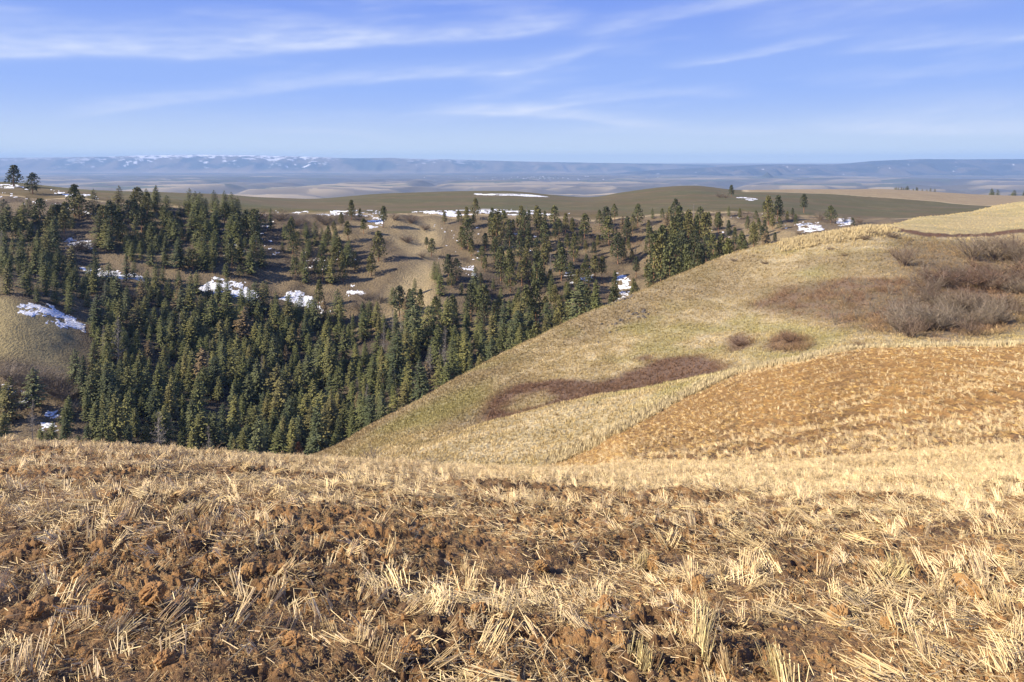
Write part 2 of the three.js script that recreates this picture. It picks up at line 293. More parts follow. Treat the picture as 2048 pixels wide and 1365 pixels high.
// ------------------------------------------------------------------ ground sheets
function columns(inner, outer) { const a = []; for (let x = -1160; x < -60; x += outer) a.push(x); for (let x = -60; x < 2110; x += inner) a.push(x); for (let x = 2110; x <= 3204; x += outer) a.push(x); return a; }
function sheet(xs, rows, dist, height, color, uvScale) {
  const nx = xs.length, pos = new Float32Array(nx * rows * 3), col = new Float32Array(nx * rows * 3), uv = new Float32Array(nx * rows * 2), idx = new Uint32Array((nx - 1) * (rows - 1) * 6);
  let q = 0;
  for (let j = 0; j < rows; j++) for (let i = 0; i < nx; i++) {
    const D = dist(xs[i], j / (rows - 1)), X = (xs[i] - CX) / F * D, o = j * nx + i;
    pos[o * 3] = X; pos[o * 3 + 1] = height(X, -D); pos[o * 3 + 2] = -D;
    const c = color(X, -D); col[o * 3] = c[0]; col[o * 3 + 1] = c[1]; col[o * 3 + 2] = c[2];
    uv[o * 2] = X / uvScale; uv[o * 2 + 1] = D / uvScale;
    if (i < nx - 1 && j < rows - 1) { idx[q++] = o; idx[q++] = o + 1; idx[q++] = o + nx; idx[q++] = o + 1; idx[q++] = o + nx + 1; idx[q++] = o + nx; }
  }
  const g = new THREE.BufferGeometry();
  g.setAttribute('position', new THREE.BufferAttribute(pos, 3)); g.setAttribute('color', new THREE.BufferAttribute(col, 3)); g.setAttribute('uv', new THREE.BufferAttribute(uv, 2)); g.setIndex(new THREE.BufferAttribute(idx, 1));
  g.computeVertexNormals();
  return g;
}
const earth = (o) => new THREE.MeshStandardMaterial({ vertexColors: true, roughness: 1, metalness: 0, ...o });
const hillMat = earth({ map: grassTex, bumpMap: grassBump, bumpScale: 0.35 });
const canyonMat = earth({ map: rep(grassTex, 0.6), bumpMap: rep(grassBump, 0.6), bumpScale: 0.7 });
const cropMat = earth({ map: rep(rowTex, 0.3) });

land(new THREE.Mesh(sheet(columns(6, 50), 360, (x, t) => lineD(x, t * 7.5), (X, Z) => ground(X, Z) - 0.14 * smooth(0.5, 2.0, inField(X, Z)) - 0.5 * smooth(2, 5, inField(X, Z)), hillColor, 9), hillMat), 'grassy_hillside', 'structure', 'tan and olive dry grass hillside sloping down to the left behind the ploughed field');
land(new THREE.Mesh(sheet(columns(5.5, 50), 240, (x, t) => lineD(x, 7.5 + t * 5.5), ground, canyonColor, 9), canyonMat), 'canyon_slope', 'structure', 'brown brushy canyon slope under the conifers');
land(new THREE.Mesh(sheet(columns(6, 50), 200, (x, t) => lineD(x, 13 + t * (NN - 1.001 - 13)), ground, plateauColor, 9), cropMat), 'crop_field', 'structure', 'dark green brown winter crop fields on the rolling ridge above the canyon');

// the ploughed stubble field: crumbled soil with clods
function worley(x, y) { const xi = Math.floor(x), yi = Math.floor(y); let b = 9; for (let j = -1; j < 2; j++) for (let i = -1; i < 2; i++) { const a = xi + i, c = yi + j, dx = a + h2(a, c) - x, dy = c + h2(a + 77, c + 31) - y, r = 0.55 + 0.9 * h2(a + 5, c + 9), d = (dx * dx + dy * dy) / (r * r); if (d < b) b = d; } return Math.sqrt(b); }
const furrow = (X, Z) => -Z < 15 ? 0 : smooth(15, 24, -Z) * Math.sin((inField(X, Z) + 0.5 * fbm(X / 3, Z / 3, 2)) * 5.2) * (0.4 + fbm(X / 5, Z / 5 + 9, 2));
function soilUp(X, Z) {
  const D = -Z, near = 1 - smooth(14, 24, D);
  let y = (fbm(X * 0.9, Z * 1.5, 2) - 0.5) * 0.2;
  const a = Math.max(0, 0.62 - worley(X * 6 + fbm(X * 9, Z * 9, 2), Z * 6 + 3 + fbm(X * 8, Z * 11 + 5, 2))), b = Math.max(0, 0.62 - worley(X * 15 + 7 + fbm(X * 30, Z * 30, 2), Z * 15));
  const rough = 0.45 + 0.9 * smooth(0.35, 0.62, fbm(X * 0.8 + 4, Z * 0.8, 2));
  y += Math.sqrt(a) * 0.062 * rough + Math.sqrt(b) * 0.034 * near * rough;
  if (near > 0) { const c = Math.max(0, 0.62 - worley(X * 27 + 3, Z * 27 + 8)); y += Math.sqrt(c) * 0.017 * near * rough + (fbm(X * 30, Z * 30, 3) - 0.5) * 0.05 * near * rough; }
  return y + 0.07 * furrow(X, Z);
}
const soilY = (X, Z) => ground(X, Z) + soilUp(X, Z);
function soilColor(X, Z) { const m = fbm(X * 1.4, Z * 1.4, 3), n = clamp(fbm(X * 7, Z * 7, 2) + 0.42 * furrow(X, Z)), far = smooth(14, 30, -Z); return mix3(mix3(C.soilDark, C.soil, smooth(0.36, 0.62, m * 0.45 + n * 0.55)), mix3([0.19, 0.10, 0.03], [0.33, 0.185, 0.055], n), far * 0.9); }
const soilMat = earth({ map: rep(soilTex, 1), bumpMap: rep(soilTex, 2), bumpScale: 0.03 });
{
  const xs = []; for (let x = -1160; x < -40; x += 30) xs.push(x); for (let x = -40; x < 2090; x += 3.1) xs.push(x); for (let x = 2090; x <= 3204; x += 30) xs.push(x);
  const l0 = Math.log(1.8), l1 = Math.log(17);
  land(new THREE.Mesh(sheet(xs, 470, (x, t) => Math.exp(lerp(l0, l1, t)), (X, Z) => soilY(X, Z) - 0.3 * smooth(0, -0.4, inField(X, Z)), soilColor, 1.3), soilMat), 'ploughed_field', 'structure', 'brown ploughed stubble field with crumbled clods in front');
  const xs2 = []; for (let x = 500; x < 2090; x += 4.5) xs2.push(x); for (let x = 2090; x <= 3204; x += 30) xs2.push(x);
  land(new THREE.Mesh(sheet(xs2, 260, (x, t) => Math.exp(lerp(l1, Math.log(62), t)), (X, Z) => soilY(X, Z) - 1.0 * smooth(0, -0.6, inField(X, Z)), soilColor, 1.3), soilMat), 'ploughed_field', 'structure', 'far half of the ploughed field rising to the right');
  // ground round and behind the camera
  const g = new THREE.PlaneGeometry(60, 34, 60, 40); g.rotateX(-Math.PI / 2); g.translate(0, 0, 15.5);
  const p = g.attributes.position, c = new Float32Array(p.count * 3);
  for (let i = 0; i < p.count; i++) { const X = p.getX(i), Z = p.getZ(i); p.setY(i, ground(X, Math.max(Z, -1.5)) - 0.02 + (Z > -1.4 ? 0.05 * (vn(X * 2, Z * 2) - 0.5) : -0.05)); c.set(C.soil, i * 3); }
  g.setAttribute('color', new THREE.BufferAttribute(c, 3)); g.computeVertexNormals();
  land(new THREE.Mesh(g, soilMat), 'ploughed_field', 'structure', 'ploughed field behind the viewpoint');
}

// ------------------------------------------------------------------ far plain, far hills
const PLAIN = 235;     // the plain lies this far below the eye
const cut = (X, Z) => Math.abs(fbm(X / 1500 + 2, Z / 1900, 4) - 0.5) * 2;      // how near a dry valley is
function plainY(X, Z) { const D = -Z, far = 1 - smooth(8000, 15000, D); return -PLAIN + (smooth(0.0, 0.28, cut(X, Z)) - 0.7) * 66 * far + (fbm(X / 520, Z / 700, 4) - 0.5) * 58 * far + (fbm(X / 2600 + 5, Z / 2600, 2) - 0.5) * 60 * far; }
function plainColor(X, Z) {
  const D = -Z, fx = X + 400 * (fbm(X / 1300, Z / 1300, 2) - 0.5), fz = Z + 700 * (fbm(X / 1000 + 8, Z / 1000, 2) - 0.5);
  const kx = 1000, kz = 260, cj = Math.floor(fz / kz), ci = Math.floor(fx / kx + 0.37 * cj), h = h2(ci + 900, cj + 400);
  let c = h < 0.2 ? [0.26, 0.205, 0.13] : h < 0.5 ? [0.13, 0.104, 0.072] : h < 0.8 ? [0.045, 0.04, 0.032] : [0.04, 0.055, 0.026];
  const r = cut(X, Z);
  c = mix3([0.065, 0.056, 0.045], c, smooth(0.06, 0.3, r));
  c = mix3(c, [0.14, 0.112, 0.075], 0.35 * fbm(X / 300, Z / 300, 3)); const nr = 1 + 0.25 * (1 - smooth(5000, 9000, D)); return [c[0] * nr, c[1] * nr, c[2] * nr * 0.95];
}
{
  const xs = []; for (let x = -1500; x < -60; x += 30) xs.push(x); for (let x = -60; x < 2110; x += 3.5) xs.push(x); for (let x = 2110; x <= 3600; x += 30) xs.push(x);
  const l0 = Math.log(1500), l1 = Math.log(19500);
  land(new THREE.Mesh(sheet(xs, 180, (x, t) => Math.exp(lerp(l0, l1, t)), plainY, plainColor, 300), earth({})), 'far_plain', 'structure', 'hazy patchwork plain of tan and dark fields below the horizon');
  // far plateau with snow along its brow
  const brow = polyline([[-1500, 318], [0, 316], [150, 314], [230, 313], [300, 310.5], [420, 309.5], [540, 311.5], [640, 314], [700, 316.5], [790, 316], [820, 317.5], [900, 319], [1000, 322], [1150, 325], [1300, 327.5], [1420, 330], [1540, 331], [3600, 331]]);
  const F0 = 16800, F1 = 18800;
  const farY = (X, Z) => { const D = -Z, x = pxOf(X, Z), t = clamp((D - F0) / (F1 - F0)), topY = (HY - brow(x)) / F * F1, r = Math.abs(fbm(X / 1000, Z / 3800 + 3, 4) - 0.5) * 2; return lerp(-PLAIN - 12, topY, smooth(0, 1, t)) - (1 - Math.abs(2 * t - 1)) * (1 - smooth(0.02, 0.4, r)) * 75 - (t > 0.95 ? (fbm(X / 380, 3, 3) - 0.4) * 13 : 0); };
  const farC = (X, Z) => { const x = pxOf(X, Z), t = clamp((-Z - F0) / (F1 - F0)), n = fbm(X / 480, Z / 480, 4), m = fbm(X / 130 + 7, Z / 200, 3); let c = mix3([0.13, 0.105, 0.075], [0.03, 0.036, 0.026], smooth(0.4, 0.6, n)); c = mix3([0.22, 0.17, 0.11], c, smooth(0.1, 0.45, t)); const zone = smooth(120, 300, x) * (1 - smooth(600, 720, x)) + 0.4 * smooth(-200, 60, x) * (1 - smooth(120, 300, x)) + 0.45 * smooth(780, 800, x) * (1 - smooth(900, 1000, x)); return mix3(c, [0.66, 0.67, 0.71], smooth(0.57, 0.605, m * 0.3 + fbm(X / 150, Z / 55, 4) * 0.36 + n * 0.17 + t * 0.33 - 0.12) * zone * smooth(0.3, 0.55, t)); };
  const xs4 = []; for (let x = -1500; x < -60; x += 30) xs4.push(x); for (let x = -60; x < 2110; x += 2.5) xs4.push(x); for (let x = 2110; x <= 3600; x += 30) xs4.push(x);
  land(new THREE.Mesh(sheet(xs4, 46, (x, t) => F0 + t * 2600, farY, farC, 300), earth({})), 'far_hills', 'structure', 'long far plateau on the horizon with snow along its brow');
  // nearer blue hills to the right
  const brow2 = polyline([[1180, 352], [1300, 341], [1420, 334.5], [1480, 331.5], [1560, 329], [1640, 329.5], [1700, 327], [1740, 322.5], [1800, 320], [1830, 318.5], [1930, 319], [2048, 318], [2400, 314], [3600, 312]]);
  const N0 = 12400, N1 = 15000;
  const nearY = (X, Z) => { const D = -Z, x = pxOf(X, Z), t = clamp((D - N0) / (N1 - N0)), topY = (HY - brow2(x)) / F * N1, r = Math.abs(fbm(X / 760 + 9, Z / 2200, 4) - 0.5) * 2; return lerp(-PLAIN - 36, topY, Math.pow(smooth(0, 1, t), 0.8)) - Math.sin(t * Math.PI) * (1 - smooth(0.02, 0.45, r)) * 120 + (t > 0.97 ? (fbm(X / 230, 3, 3) - 0.5) * 12 : 0); };
  const nearC = (X, Z) => { const n = fbm(X / 440, Z / 440, 4), m = fbm(X / 70 + 7, Z / 100, 3), t = clamp((-Z - N0) / (N1 - N0)); return mix3(mix3([0.07, 0.056, 0.045], [0.02, 0.022, 0.02], smooth(0.4, 0.62, n)), [0.8, 0.8, 0.85], smooth(0.9, 0.92, m + 0.08 * t) * 0.6); };
  const xs5 = []; for (let x = 1180; x < 2110; x += 2.5) xs5.push(x); for (let x = 2110; x <= 3600; x += 30) xs5.push(x);
  land(new THREE.Mesh(sheet(xs5, 50, (x, t) => N0 + t * 3000, nearY, nearC, 300), earth({})), 'far_hills', 'structure', 'blue hazy hills on the right horizon');
  // the cone-shaped butte
  const b = new THREE.ConeGeometry(190, 150, 40, 10); const p = b.attributes.position;
  for (let i = 0; i < p.count; i++) { const a = Math.atan2(p.getZ(i), p.getX(i)), k = 1 + 0.35 * (fbm(Math.cos(a) * 2 + 4, Math.sin(a) * 2 + p.getY(i) / 80, 3) - 0.5); p.setX(i, p.getX(i) * k); p.setZ(i, p.getZ(i) * k); }
  b.computeVertexNormals();
  const bm = land(new THREE.Mesh(b, new THREE.MeshStandardMaterial({ color: new THREE.Color(0.035, 0.04, 0.03), roughness: 1 })), 'butte_hill', 'structure', 'small dark cone-shaped butte before the right-hand hills');
  bm.position.set((1535 - CX) / F * 10800, -PLAIN + 20, -10800);
}
// a far town: a few pixels of pale roofs and walls
{
  const r = rng(77), parts = [];
  for (let i = 0; i < 170; i++) { const D = 9800 + r() * 2200, x = 1090 + 130 * (r() + r() - 1) + (r() < 0.3 ? 420 * (r() - 0.5) : 0), w = 9 + r() * 20, g = new THREE.BoxGeometry(w, 5 + r() * 5, 10 + r() * 8), X = (x - CX) / F * D; g.translate(X, plainY(X, -D) + 3, -D); const v = r() < 0.35 ? 0.7 : r() < 0.5 ? 0.3 : 0.04, c = new Float32Array(g.attributes.position.count * 3).fill(v); g.setAttribute('color', new THREE.BufferAttribute(c, 3)); parts.push(g); }
  land(new THREE.Mesh(mergeGeometries(parts), earth({})), 'far_town', 'stuff', 'tiny pale houses of a distant town on the hazy plain');
}

// ------------------------------------------------------------------ snow
const snowTex = detail(256, (u, v) => { const n = tfbm(u, v, 1, 4), k = smooth(0.3, 0.55, n); return [lerp(0.52, 1, k), lerp(0.47, 1, k), lerp(0.42, 1, k)]; });
const snowMat = new THREE.MeshStandardMaterial({ color: new THREE.Color(0.84, 0.87, 0.92), map: rep(snowTex, 0.45), roughness: 0.75, bumpMap: rep(grassBump, 1), bumpScale: 0.15 });
function snow(label, points, thr = 0.0, sc = 2.2, step = [1.6, 0.9], from = 160) {
  const xs = points.map((p) => p[0]), ys = points.map((p) => p[1]), x0 = Math.min(...xs) - 14, x1 = Math.max(...xs) + 14, y0 = Math.min(...ys) - 7, y1 = Math.max(...ys) + 7, shape = patch(points, from);
  const nx = Math.ceil((x1 - x0) / step[0]) + 1, ny = Math.ceil((y1 - y0) / step[1]) + 1, V = [], ok = [], pos = [], uv = [], idx = [];
  for (let j = 0; j < ny; j++) for (let i = 0; i < nx; i++) {
    const p = hit(x0 + i * step[0], y0 + j * step[1], from); V.push(p);
    const m = p ? -0.24 + clamp(shape(p.x, p.z) * 0.3, -3, 0.3) + (fbm(p.x / (sc * 1.5) + 3, p.z / (sc * 1.2), 5) - 0.5) * 2.4 + (vn(p.x * 2.1 + 5, p.z * 1.4) - 0.5) * 0.55 - thr : -1;
    ok.push(p && m > 0 ? m : -1);
    pos.push(p ? p.x : 0, p ? p.y + 0.02 + 0.16 * smooth(0, 0.4, m) : 0, p ? p.z : 0); uv.push(p ? p.x / 3 : 0, p ? p.z / 3 : 0);
  }
  for (let j = 0; j < ny - 1; j++) for (let i = 0; i < nx - 1; i++) {
    const a = j * nx + i, q = [a, a + 1, a + nx, a + nx + 1];
    const n = q.filter((k) => ok[k] > 0).length; if (n < 2 || q.some((k) => !V[k])) continue;
    const ds = q.map((k) => -V[k].z); if (Math.max(...ds) / Math.min(...ds) > 1.05) continue;
    if (n >= 3) idx.push(a, a + nx, a + 1, a + 1, a + nx, a + nx + 1); else if (ok[a] > 0 && ok[a + 1] > 0) idx.push(a, a + nx, a + 1); else if (ok[a + nx] > 0 && ok[a + nx + 1] > 0) idx.push(a + nx, a + nx + 1, a + 1);
  }
  if (!idx.length) return;
  const g = new THREE.BufferGeometry(); g.setAttribute('position', new THREE.Float32BufferAttribute(pos, 3)); g.setAttribute('uv', new THREE.Float32BufferAttribute(uv, 2)); g.setIndex(idx); g.computeVertexNormals();
  land(new THREE.Mesh(g, snowMat), 'snow_patch', 'structure', label);
}
const box = (x0, y0, x1, y1) => [[x0, y0], [x1, y0], [x1, y1], [x0, y1]];
snow('white snow patch along the top edge of the grassy knoll on the left', [[34, 613], [60, 608], [95, 612], [130, 632], [166, 652], [160, 660], [120, 650], [80, 640], [45, 625]], -0.35);
snow('snow streak between the firs above the left forest', [[150, 528], [200, 540], [250, 548], [292, 554], [285, 562], [230, 557], [170, 548]], -0.25);
snow('snow patch above the brushy opening on the left', [[130, 476], [185, 482], [182, 497], [140, 495]], -0.15);
snow('snow patch at mid slope below the upper forest', [[395, 574], [428, 558], [470, 564], [512, 582], [524, 612], [470, 594], [425, 588]], -0.1);
snow('bright snow slope at the right end of the mid slope patch', [[560, 596], [578, 585], [604, 588], [640, 608], [660, 630], [612, 618], [575, 604]], -0.2);
snow('blue shaded snow in the gully bottom on the left', [[78, 826], [108, 820], [120, 850], [112, 884], [80, 886]], 0.3);
snow('blue shaded snow beside the gully firs', [[170, 815], [245, 815], [245, 838], [180, 838]], 0.35);
snow('snow scraps among the brush below the knoll', box(0, 770, 90, 812), 0.5);
snow('snow band on the skyline slope under the left pines', [[-40, 362], [30, 368], [60, 380], [20, 378], [-40, 372]], 0.15, 3);
snow('snow streak below the skyline pines', [[-40, 384], [40, 388], [70, 398], [10, 396], [-40, 394]], 0.3, 3);
snow('snow streak behind the upper forest', [[95, 378], [130, 384], [200, 392], [195, 400], [140, 396]], 0.1, 3);
snow('snow drift line along the canyon rim', [[565, 426], [640, 422], [760, 420], [765, 433], [680, 431], [570, 432]], 0.25, 3);
snow('long snow drift along the canyon rim below the crop field', [[818, 424], [900, 421], [960, 419], [1010, 418], [1080, 423], [1160, 427], [1080, 430], [960, 429], [860, 430]], 0.1, 4);
snow('straight white snow drift on the dark crop field', [[948, 387.6], [1000, 388.3], [1060, 389.6], [1102, 394.6], [1060, 393.4], [1000, 391.4], [955, 390.2]], -0.3, 8, [1.2, 0.35]);
snow('snow scraps among the pines at the rim', [[735, 438], [765, 430], [770, 452], [742, 456]], -0.05);
snow('snow scraps on the brushy slope at the centre left', box(600, 500, 720, 545), 0.62);
snow('snow patch at the foot of the centre pines', [[672, 575], [710, 570], [740, 590], [700, 596]], 0.15);
snow('thin snow lines on the dark centre slope', box(862, 440, 960, 520), 0.72, 1.6);
snow('thin snow lines between the centre pines', box(950, 440, 1090, 520), 0.72, 1.6);
snow('snow patch below the centre pines', [[915, 533], [950, 530], [952, 552], [920, 556]], 0.1);
snow('snow scraps on the slope behind the spur', box(1130, 530, 1190, 570), 0.45, 1.8);
snow('snow in the steep gully behind the spur', [[1232, 545], [1252, 548], [1262, 575], [1246, 606], [1234, 600]], 0.1);
snow('snow patch above the spur beside the lone pine', [[1590, 447], [1640, 444], [1650, 462], [1600, 468]], 0.05);
snow('small snow patch beside the rightmost rim pine', [[1676, 440], [1700, 436], [1706, 448], [1682, 452]], -0.3);
snow('snow scrap on the rounded hill beside its lone pine', [[1470, 395], [1500, 394], [1524, 400], [1500, 402]], 0.0, 3, [1.2, 0.5]);
snow('snow scraps in the pine stand on the right', box(1330, 430, 1580, 480), 0.72, 2.2);
snow('snow scraps under the upper forest', box(440, 420, 560, 520), 0.62, 2.4);
snow('snow scraps in the left forest openings', box(40, 395, 200, 430), 0.6, 3);

// ------------------------------------------------------------------ trees
function tris() { const P = [], Cc = []; return { P, Cc, add(a, b, c, k) { P.push(a[0], a[1], a[2], b[0], b[1], b[2], c[0], c[1], c[2]); for (let i = 0; i < 3; i++) Cc.push(k[0], k[1], k[2]); }, geo() { const g = new THREE.BufferGeometry(); g.setAttribute('position', new THREE.Float32BufferAttribute(P, 3)); g.setAttribute('color', new THREE.Float32BufferAttribute(Cc, 3)); g.computeVertexNormals(); return g; } }; }
function twig(T, a, b, w, k) {   // a thin three-sided tapering stick
  const d = new THREE.Vector3(b[0] - a[0], b[1] - a[1], b[2] - a[2]), s = new THREE.Vector3(d.z, 0.3 * d.x, -d.x + 0.01).cross(d).normalize().multiplyScalar(w), t = s.clone().applyAxisAngle(d.clone().normalize(), 2.1);
  const p = [a[0] + s.x, a[1] + s.y, a[2] + s.z], q = [a[0] + t.x, a[1] + t.y, a[2] + t.z], r = [a[0] - s.x - t.x, a[1] - s.y - t.y, a[2] - s.z - t.z];
  T.add(p, q, b, k); T.add(q, r, b, k); T.add(r, p, b, k);
}
function trunkGeo(H, r, bend, seed, col) {
  const g = new THREE.CylinderGeometry(r * 0.12, r, H, 6, 5); g.translate(0, H / 2 - 0.4, 0);
  const p = g.attributes.position, R = rng(seed); const bx = (R() - 0.5) * bend, bz = (R() - 0.5) * bend, c = new Float32Array(p.count * 3);
  for (let i = 0; i < p.count; i++) { const t = p.getY(i) / H; p.setX(i, p.getX(i) + bx * Math.sin(t * 3) * r); p.setZ(i, p.getZ(i) + bz * Math.sin(t * 3) * r); const v = 0.75 + 0.5 * R(); c[i * 3] = col[0] * v; c[i * 3 + 1] = col[1] * v; c[i * 3 + 2] = col[2] * v; }
  g.setAttribute('color', new THREE.BufferAttribute(c, 3)); g.computeVertexNormals(); return g;
}
function firCrown(seed, slim, gap) {       // height 15
  const R = rng(seed), T = tris(), H = 15, base = H * (0.06 + 0.1 * R()), Rm = H * slim, W = 21;
  const side = R() * 6.28;
  for (let w = 0; w < W; w++) {
    const t = w / (W - 1), y0 = lerp(base, H * 0.985, Math.pow(t, 0.93)), n = t > 0.85 ? 5 : 8 + Math.floor(R() * 2);
    const prof = Math.pow(1 - t, 0.66) * smooth(-0.12, 0.14, t) + 0.012;
    for (let b = 0; b < n; b++) {
      if (R() < gap) continue;
      const a = (b + R() * 0.8) / n * 6.283 + w * 1.1, L = Rm * prof * (0.6 + 0.7 * R() * (0.75 + 0.5 * vn(t * 7 + seed, a * 1.2))) * (1 + 0.14 * Math.cos(a - side)), ca = Math.cos(a), sa = Math.sin(a);
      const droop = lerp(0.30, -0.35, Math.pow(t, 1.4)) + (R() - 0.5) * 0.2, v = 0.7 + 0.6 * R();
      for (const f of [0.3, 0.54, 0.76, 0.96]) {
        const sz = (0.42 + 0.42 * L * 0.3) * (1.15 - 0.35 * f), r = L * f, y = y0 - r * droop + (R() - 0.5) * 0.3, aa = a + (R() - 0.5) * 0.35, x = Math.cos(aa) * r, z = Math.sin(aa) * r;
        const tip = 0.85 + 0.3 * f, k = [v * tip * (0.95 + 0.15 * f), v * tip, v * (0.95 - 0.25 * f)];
        const out = [ca * sz * 0.95, -sz * (droop * 0.7 + 0.1), sa * sz * 0.95], lat = [-sa * sz * 0.62, (R() - 0.6) * sz * 0.35, ca * sz * 0.62];
        const q = [x - out[0] * 0.5, y - out[1] * 0.5 + 0.12 * sz, z - out[2] * 0.5], e = [x + out[0] * 0.75, y + out[1], z + out[2] * 0.75], l = [x + lat[0], y - sz * 0.28 + lat[1], z + lat[2]], m = [x - lat[0], y - sz * 0.28 - lat[1] * 0.4, z - lat[2]];
        T.add(q, l, e, k); T.add(q, e, m, k);
      }
    }
  }
  for (let i = 0; i < 5; i++) { const a = i * 1.3; T.add([Math.cos(a) * 0.14, H * 0.955, Math.sin(a) * 0.14], [Math.cos(a + 2) * 0.14, H * 0.95, Math.sin(a + 2) * 0.14], [0, H * (1.0 + 0.015 * R()), 0], [0.9, 0.95, 0.7]); }
  return T.geo();
}
function pineCrown(seed, wide, from) {     // height 15, rounded tufts at the ends of uneven limbs
  const R = rng(seed), T = tris(), H = 15, N = 62;
  for (let i = 0; i < N; i++) {
    const t = Math.pow((i + R()) / N, 0.95), y = lerp(H * from, H * 0.97, t), prof = Math.pow(Math.sin(Math.PI * clamp(0.2 + 0.8 * t)), 0.75) * (1 - 0.35 * t) + 0.04, a = i * 2.4 + R(), r = H * wide * prof * (0.25 + 0.85 * Math.sqrt(R()));
    const x = Math.cos(a) * r, z = Math.sin(a) * r, pr = (0.75 + 0.75 * R()) * (1 - 0.4 * t) + 0.2, v = 0.7 + 0.6 * R();
    for (let j = 0; j < 17; j++) {
      const th = R() * 6.283, cy = R() * 2 - 0.85, s = Math.sqrt(1 - Math.min(1, cy * cy) * 0.9), q = [x + Math.cos(th) * s * pr * 0.9, y + cy * pr * 0.62, z + Math.sin(th) * s * pr * 0.9], sz = 0.24 + 0.27 * R();
      const d = new THREE.Vector3(R() - 0.5, R() - 0.2, R() - 0.5).normalize().multiplyScalar(sz), e = new THREE.Vector3(R() - 0.5, R() - 0.5, R() - 0.5).cross(d).normalize().multiplyScalar(sz * 0.6), vv = v * (0.85 + 0.3 * R()), k = [vv * 1.02, vv, vv * 0.8];
      T.add([q[0] - d.x, q[1] - d.y, q[2] - d.z], [q[0] + e.x, q[1] + e.y, q[2] + e.z], [q[0] + d.x, q[1] + d.y, q[2] + d.z], k);
      T.add([q[0] - d.x, q[1] - d.y, q[2] - d.z], [q[0] + d.x, q[1] + d.y, q[2] + d.z], [q[0] - e.x * 0.9, q[1] - e.y, q[2] - e.z], k);
    }
  }
  return T.geo();
}
function snagCrown(seed) {     // bare grey limbs, height 12
  const R = rng(seed), T = tris(), H = 12;
  for (let i = 0; i < 110; i++) { const t = 0.15 + 0.85 * R(), y = H * t, a = R() * 6.283, L = H * 0.2 * (1.12 - t) * (0.5 + R()), v = 0.7 + 0.6 * R(), e = [Math.cos(a) * L, y + L * (0.15 + 0.5 * R()), Math.sin(a) * L]; twig(T, [0, y, 0], e, 0.05, [v, v, v]); for (let j = 0; j < 3; j++) { const f = 0.4 + 0.5 * R(); twig(T, [e[0] * f, y + (e[1] - y) * f, e[2] * f], [e[0] * f + (R() - 0.5) * 1.1, y + (e[1] - y) * f + R() * 0.8, e[2] * f + (R() - 0.5) * 1.1], 0.028, [v, v, v]); } }
  return T.geo();
}
function bushGeo(seed, n, spread, tw) {         // height about 1, radius about spread; n stems' worth of forking twigs
  const R = rng(seed), T = tris(), stems = Math.max(3, Math.round(n / 12));
  for (let i = 0; i < stems; i++) {
    const a = i / stems * 6.283 + R() * 1.2, out = (0.25 + 0.75 * R()) * spread, h = (0.5 + 0.5 * R()) * (1 - 0.3 * out / spread), v = 0.7 + 0.55 * R(), k = [v, v * (0.96 + 0.06 * R()), v * (0.95 + 0.1 * R())];
    const b = [(R() - 0.5) * 0.35 * spread, 0, (R() - 0.5) * 0.35 * spread], m = [b[0] + Math.cos(a) * out * 0.4, h * 0.5, b[2] + Math.sin(a) * out * 0.4], e = [Math.cos(a) * out, h, Math.sin(a) * out];
    twig(T, b, m, tw * 1.7, k); twig(T, m, e, tw, k);
    for (let j = 0; j < 7; j++) {
      const f = 0.15 + 0.85 * R(), s = f < 0.5 ? [lerp(b[0], m[0], f * 2), lerp(b[1], m[1], f * 2), lerp(b[2], m[2], f * 2)] : [lerp(m[0], e[0], f * 2 - 1), lerp(m[1], e[1], f * 2 - 1), lerp(m[2], e[2], f * 2 - 1)], a2 = a + (R() - 0.5) * 2.6, l = (0.18 + 0.3 * R()) * (1.2 - 0.5 * f), q = [s[0] + Math.cos(a2) * l * spread, s[1] + l * (0.35 + 0.6 * R()), s[2] + Math.sin(a2) * l * spread];
      twig(T, s, q, tw * 0.65, k);
      for (let w = 0; w < 3; w++) { const g = 0.3 + 0.7 * R(), c = [lerp(s[0], q[0], g), lerp(s[1], q[1], g), lerp(s[2], q[2], g)]; twig(T, c, [c[0] + (R() - 0.5) * 0.3 * spread, c[1] + (R() - 0.2) * 0.2, c[2] + (R() - 0.5) * 0.3 * spread], tw * 0.4, k); }
    }
  }
  return T.geo();
}
const leafMat = (c) => new THREE.MeshStandardMaterial({ color: new THREE.Color(...c), vertexColors: true, roughness: 0.85 });
const barkMat = new THREE.MeshStandardMaterial({ vertexColors: true, roughness: 1 });
const firMats = [[0.086, 0.098, 0.036], [0.112, 0.116, 0.044], [0.052, 0.068, 0.034], [0.150, 0.150, 0.056], [0.086, 0.100, 0.050], [0.132, 0.122, 0.052]].map(leafMat);
const pineMats = [[0.105, 0.108, 0.038], [0.082, 0.090, 0.036], [0.130, 0.120, 0.044], [0.058, 0.066, 0.032]].map(leafMat);
const snagMat = leafMat([0.26, 0.23, 0.20]), deadMat = leafMat([0.15, 0.11, 0.07]), redMat = leafMat([0.24, 0.10, 0.045]);
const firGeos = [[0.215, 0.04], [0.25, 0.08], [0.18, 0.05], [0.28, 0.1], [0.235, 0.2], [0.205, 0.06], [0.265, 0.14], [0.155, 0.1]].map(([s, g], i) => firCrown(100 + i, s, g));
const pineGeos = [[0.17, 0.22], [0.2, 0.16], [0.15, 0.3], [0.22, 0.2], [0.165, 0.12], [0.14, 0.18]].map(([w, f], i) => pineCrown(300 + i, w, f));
const firTrunk = trunkGeo(15, 0.24, 1, 5, [0.12, 0.085, 0.06]), pineTrunk = trunkGeo(15, 0.26, 2, 6, [0.27, 0.14, 0.075]), snagTrunk = trunkGeo(12, 0.16, 2, 7, [0.26, 0.235, 0.21]);
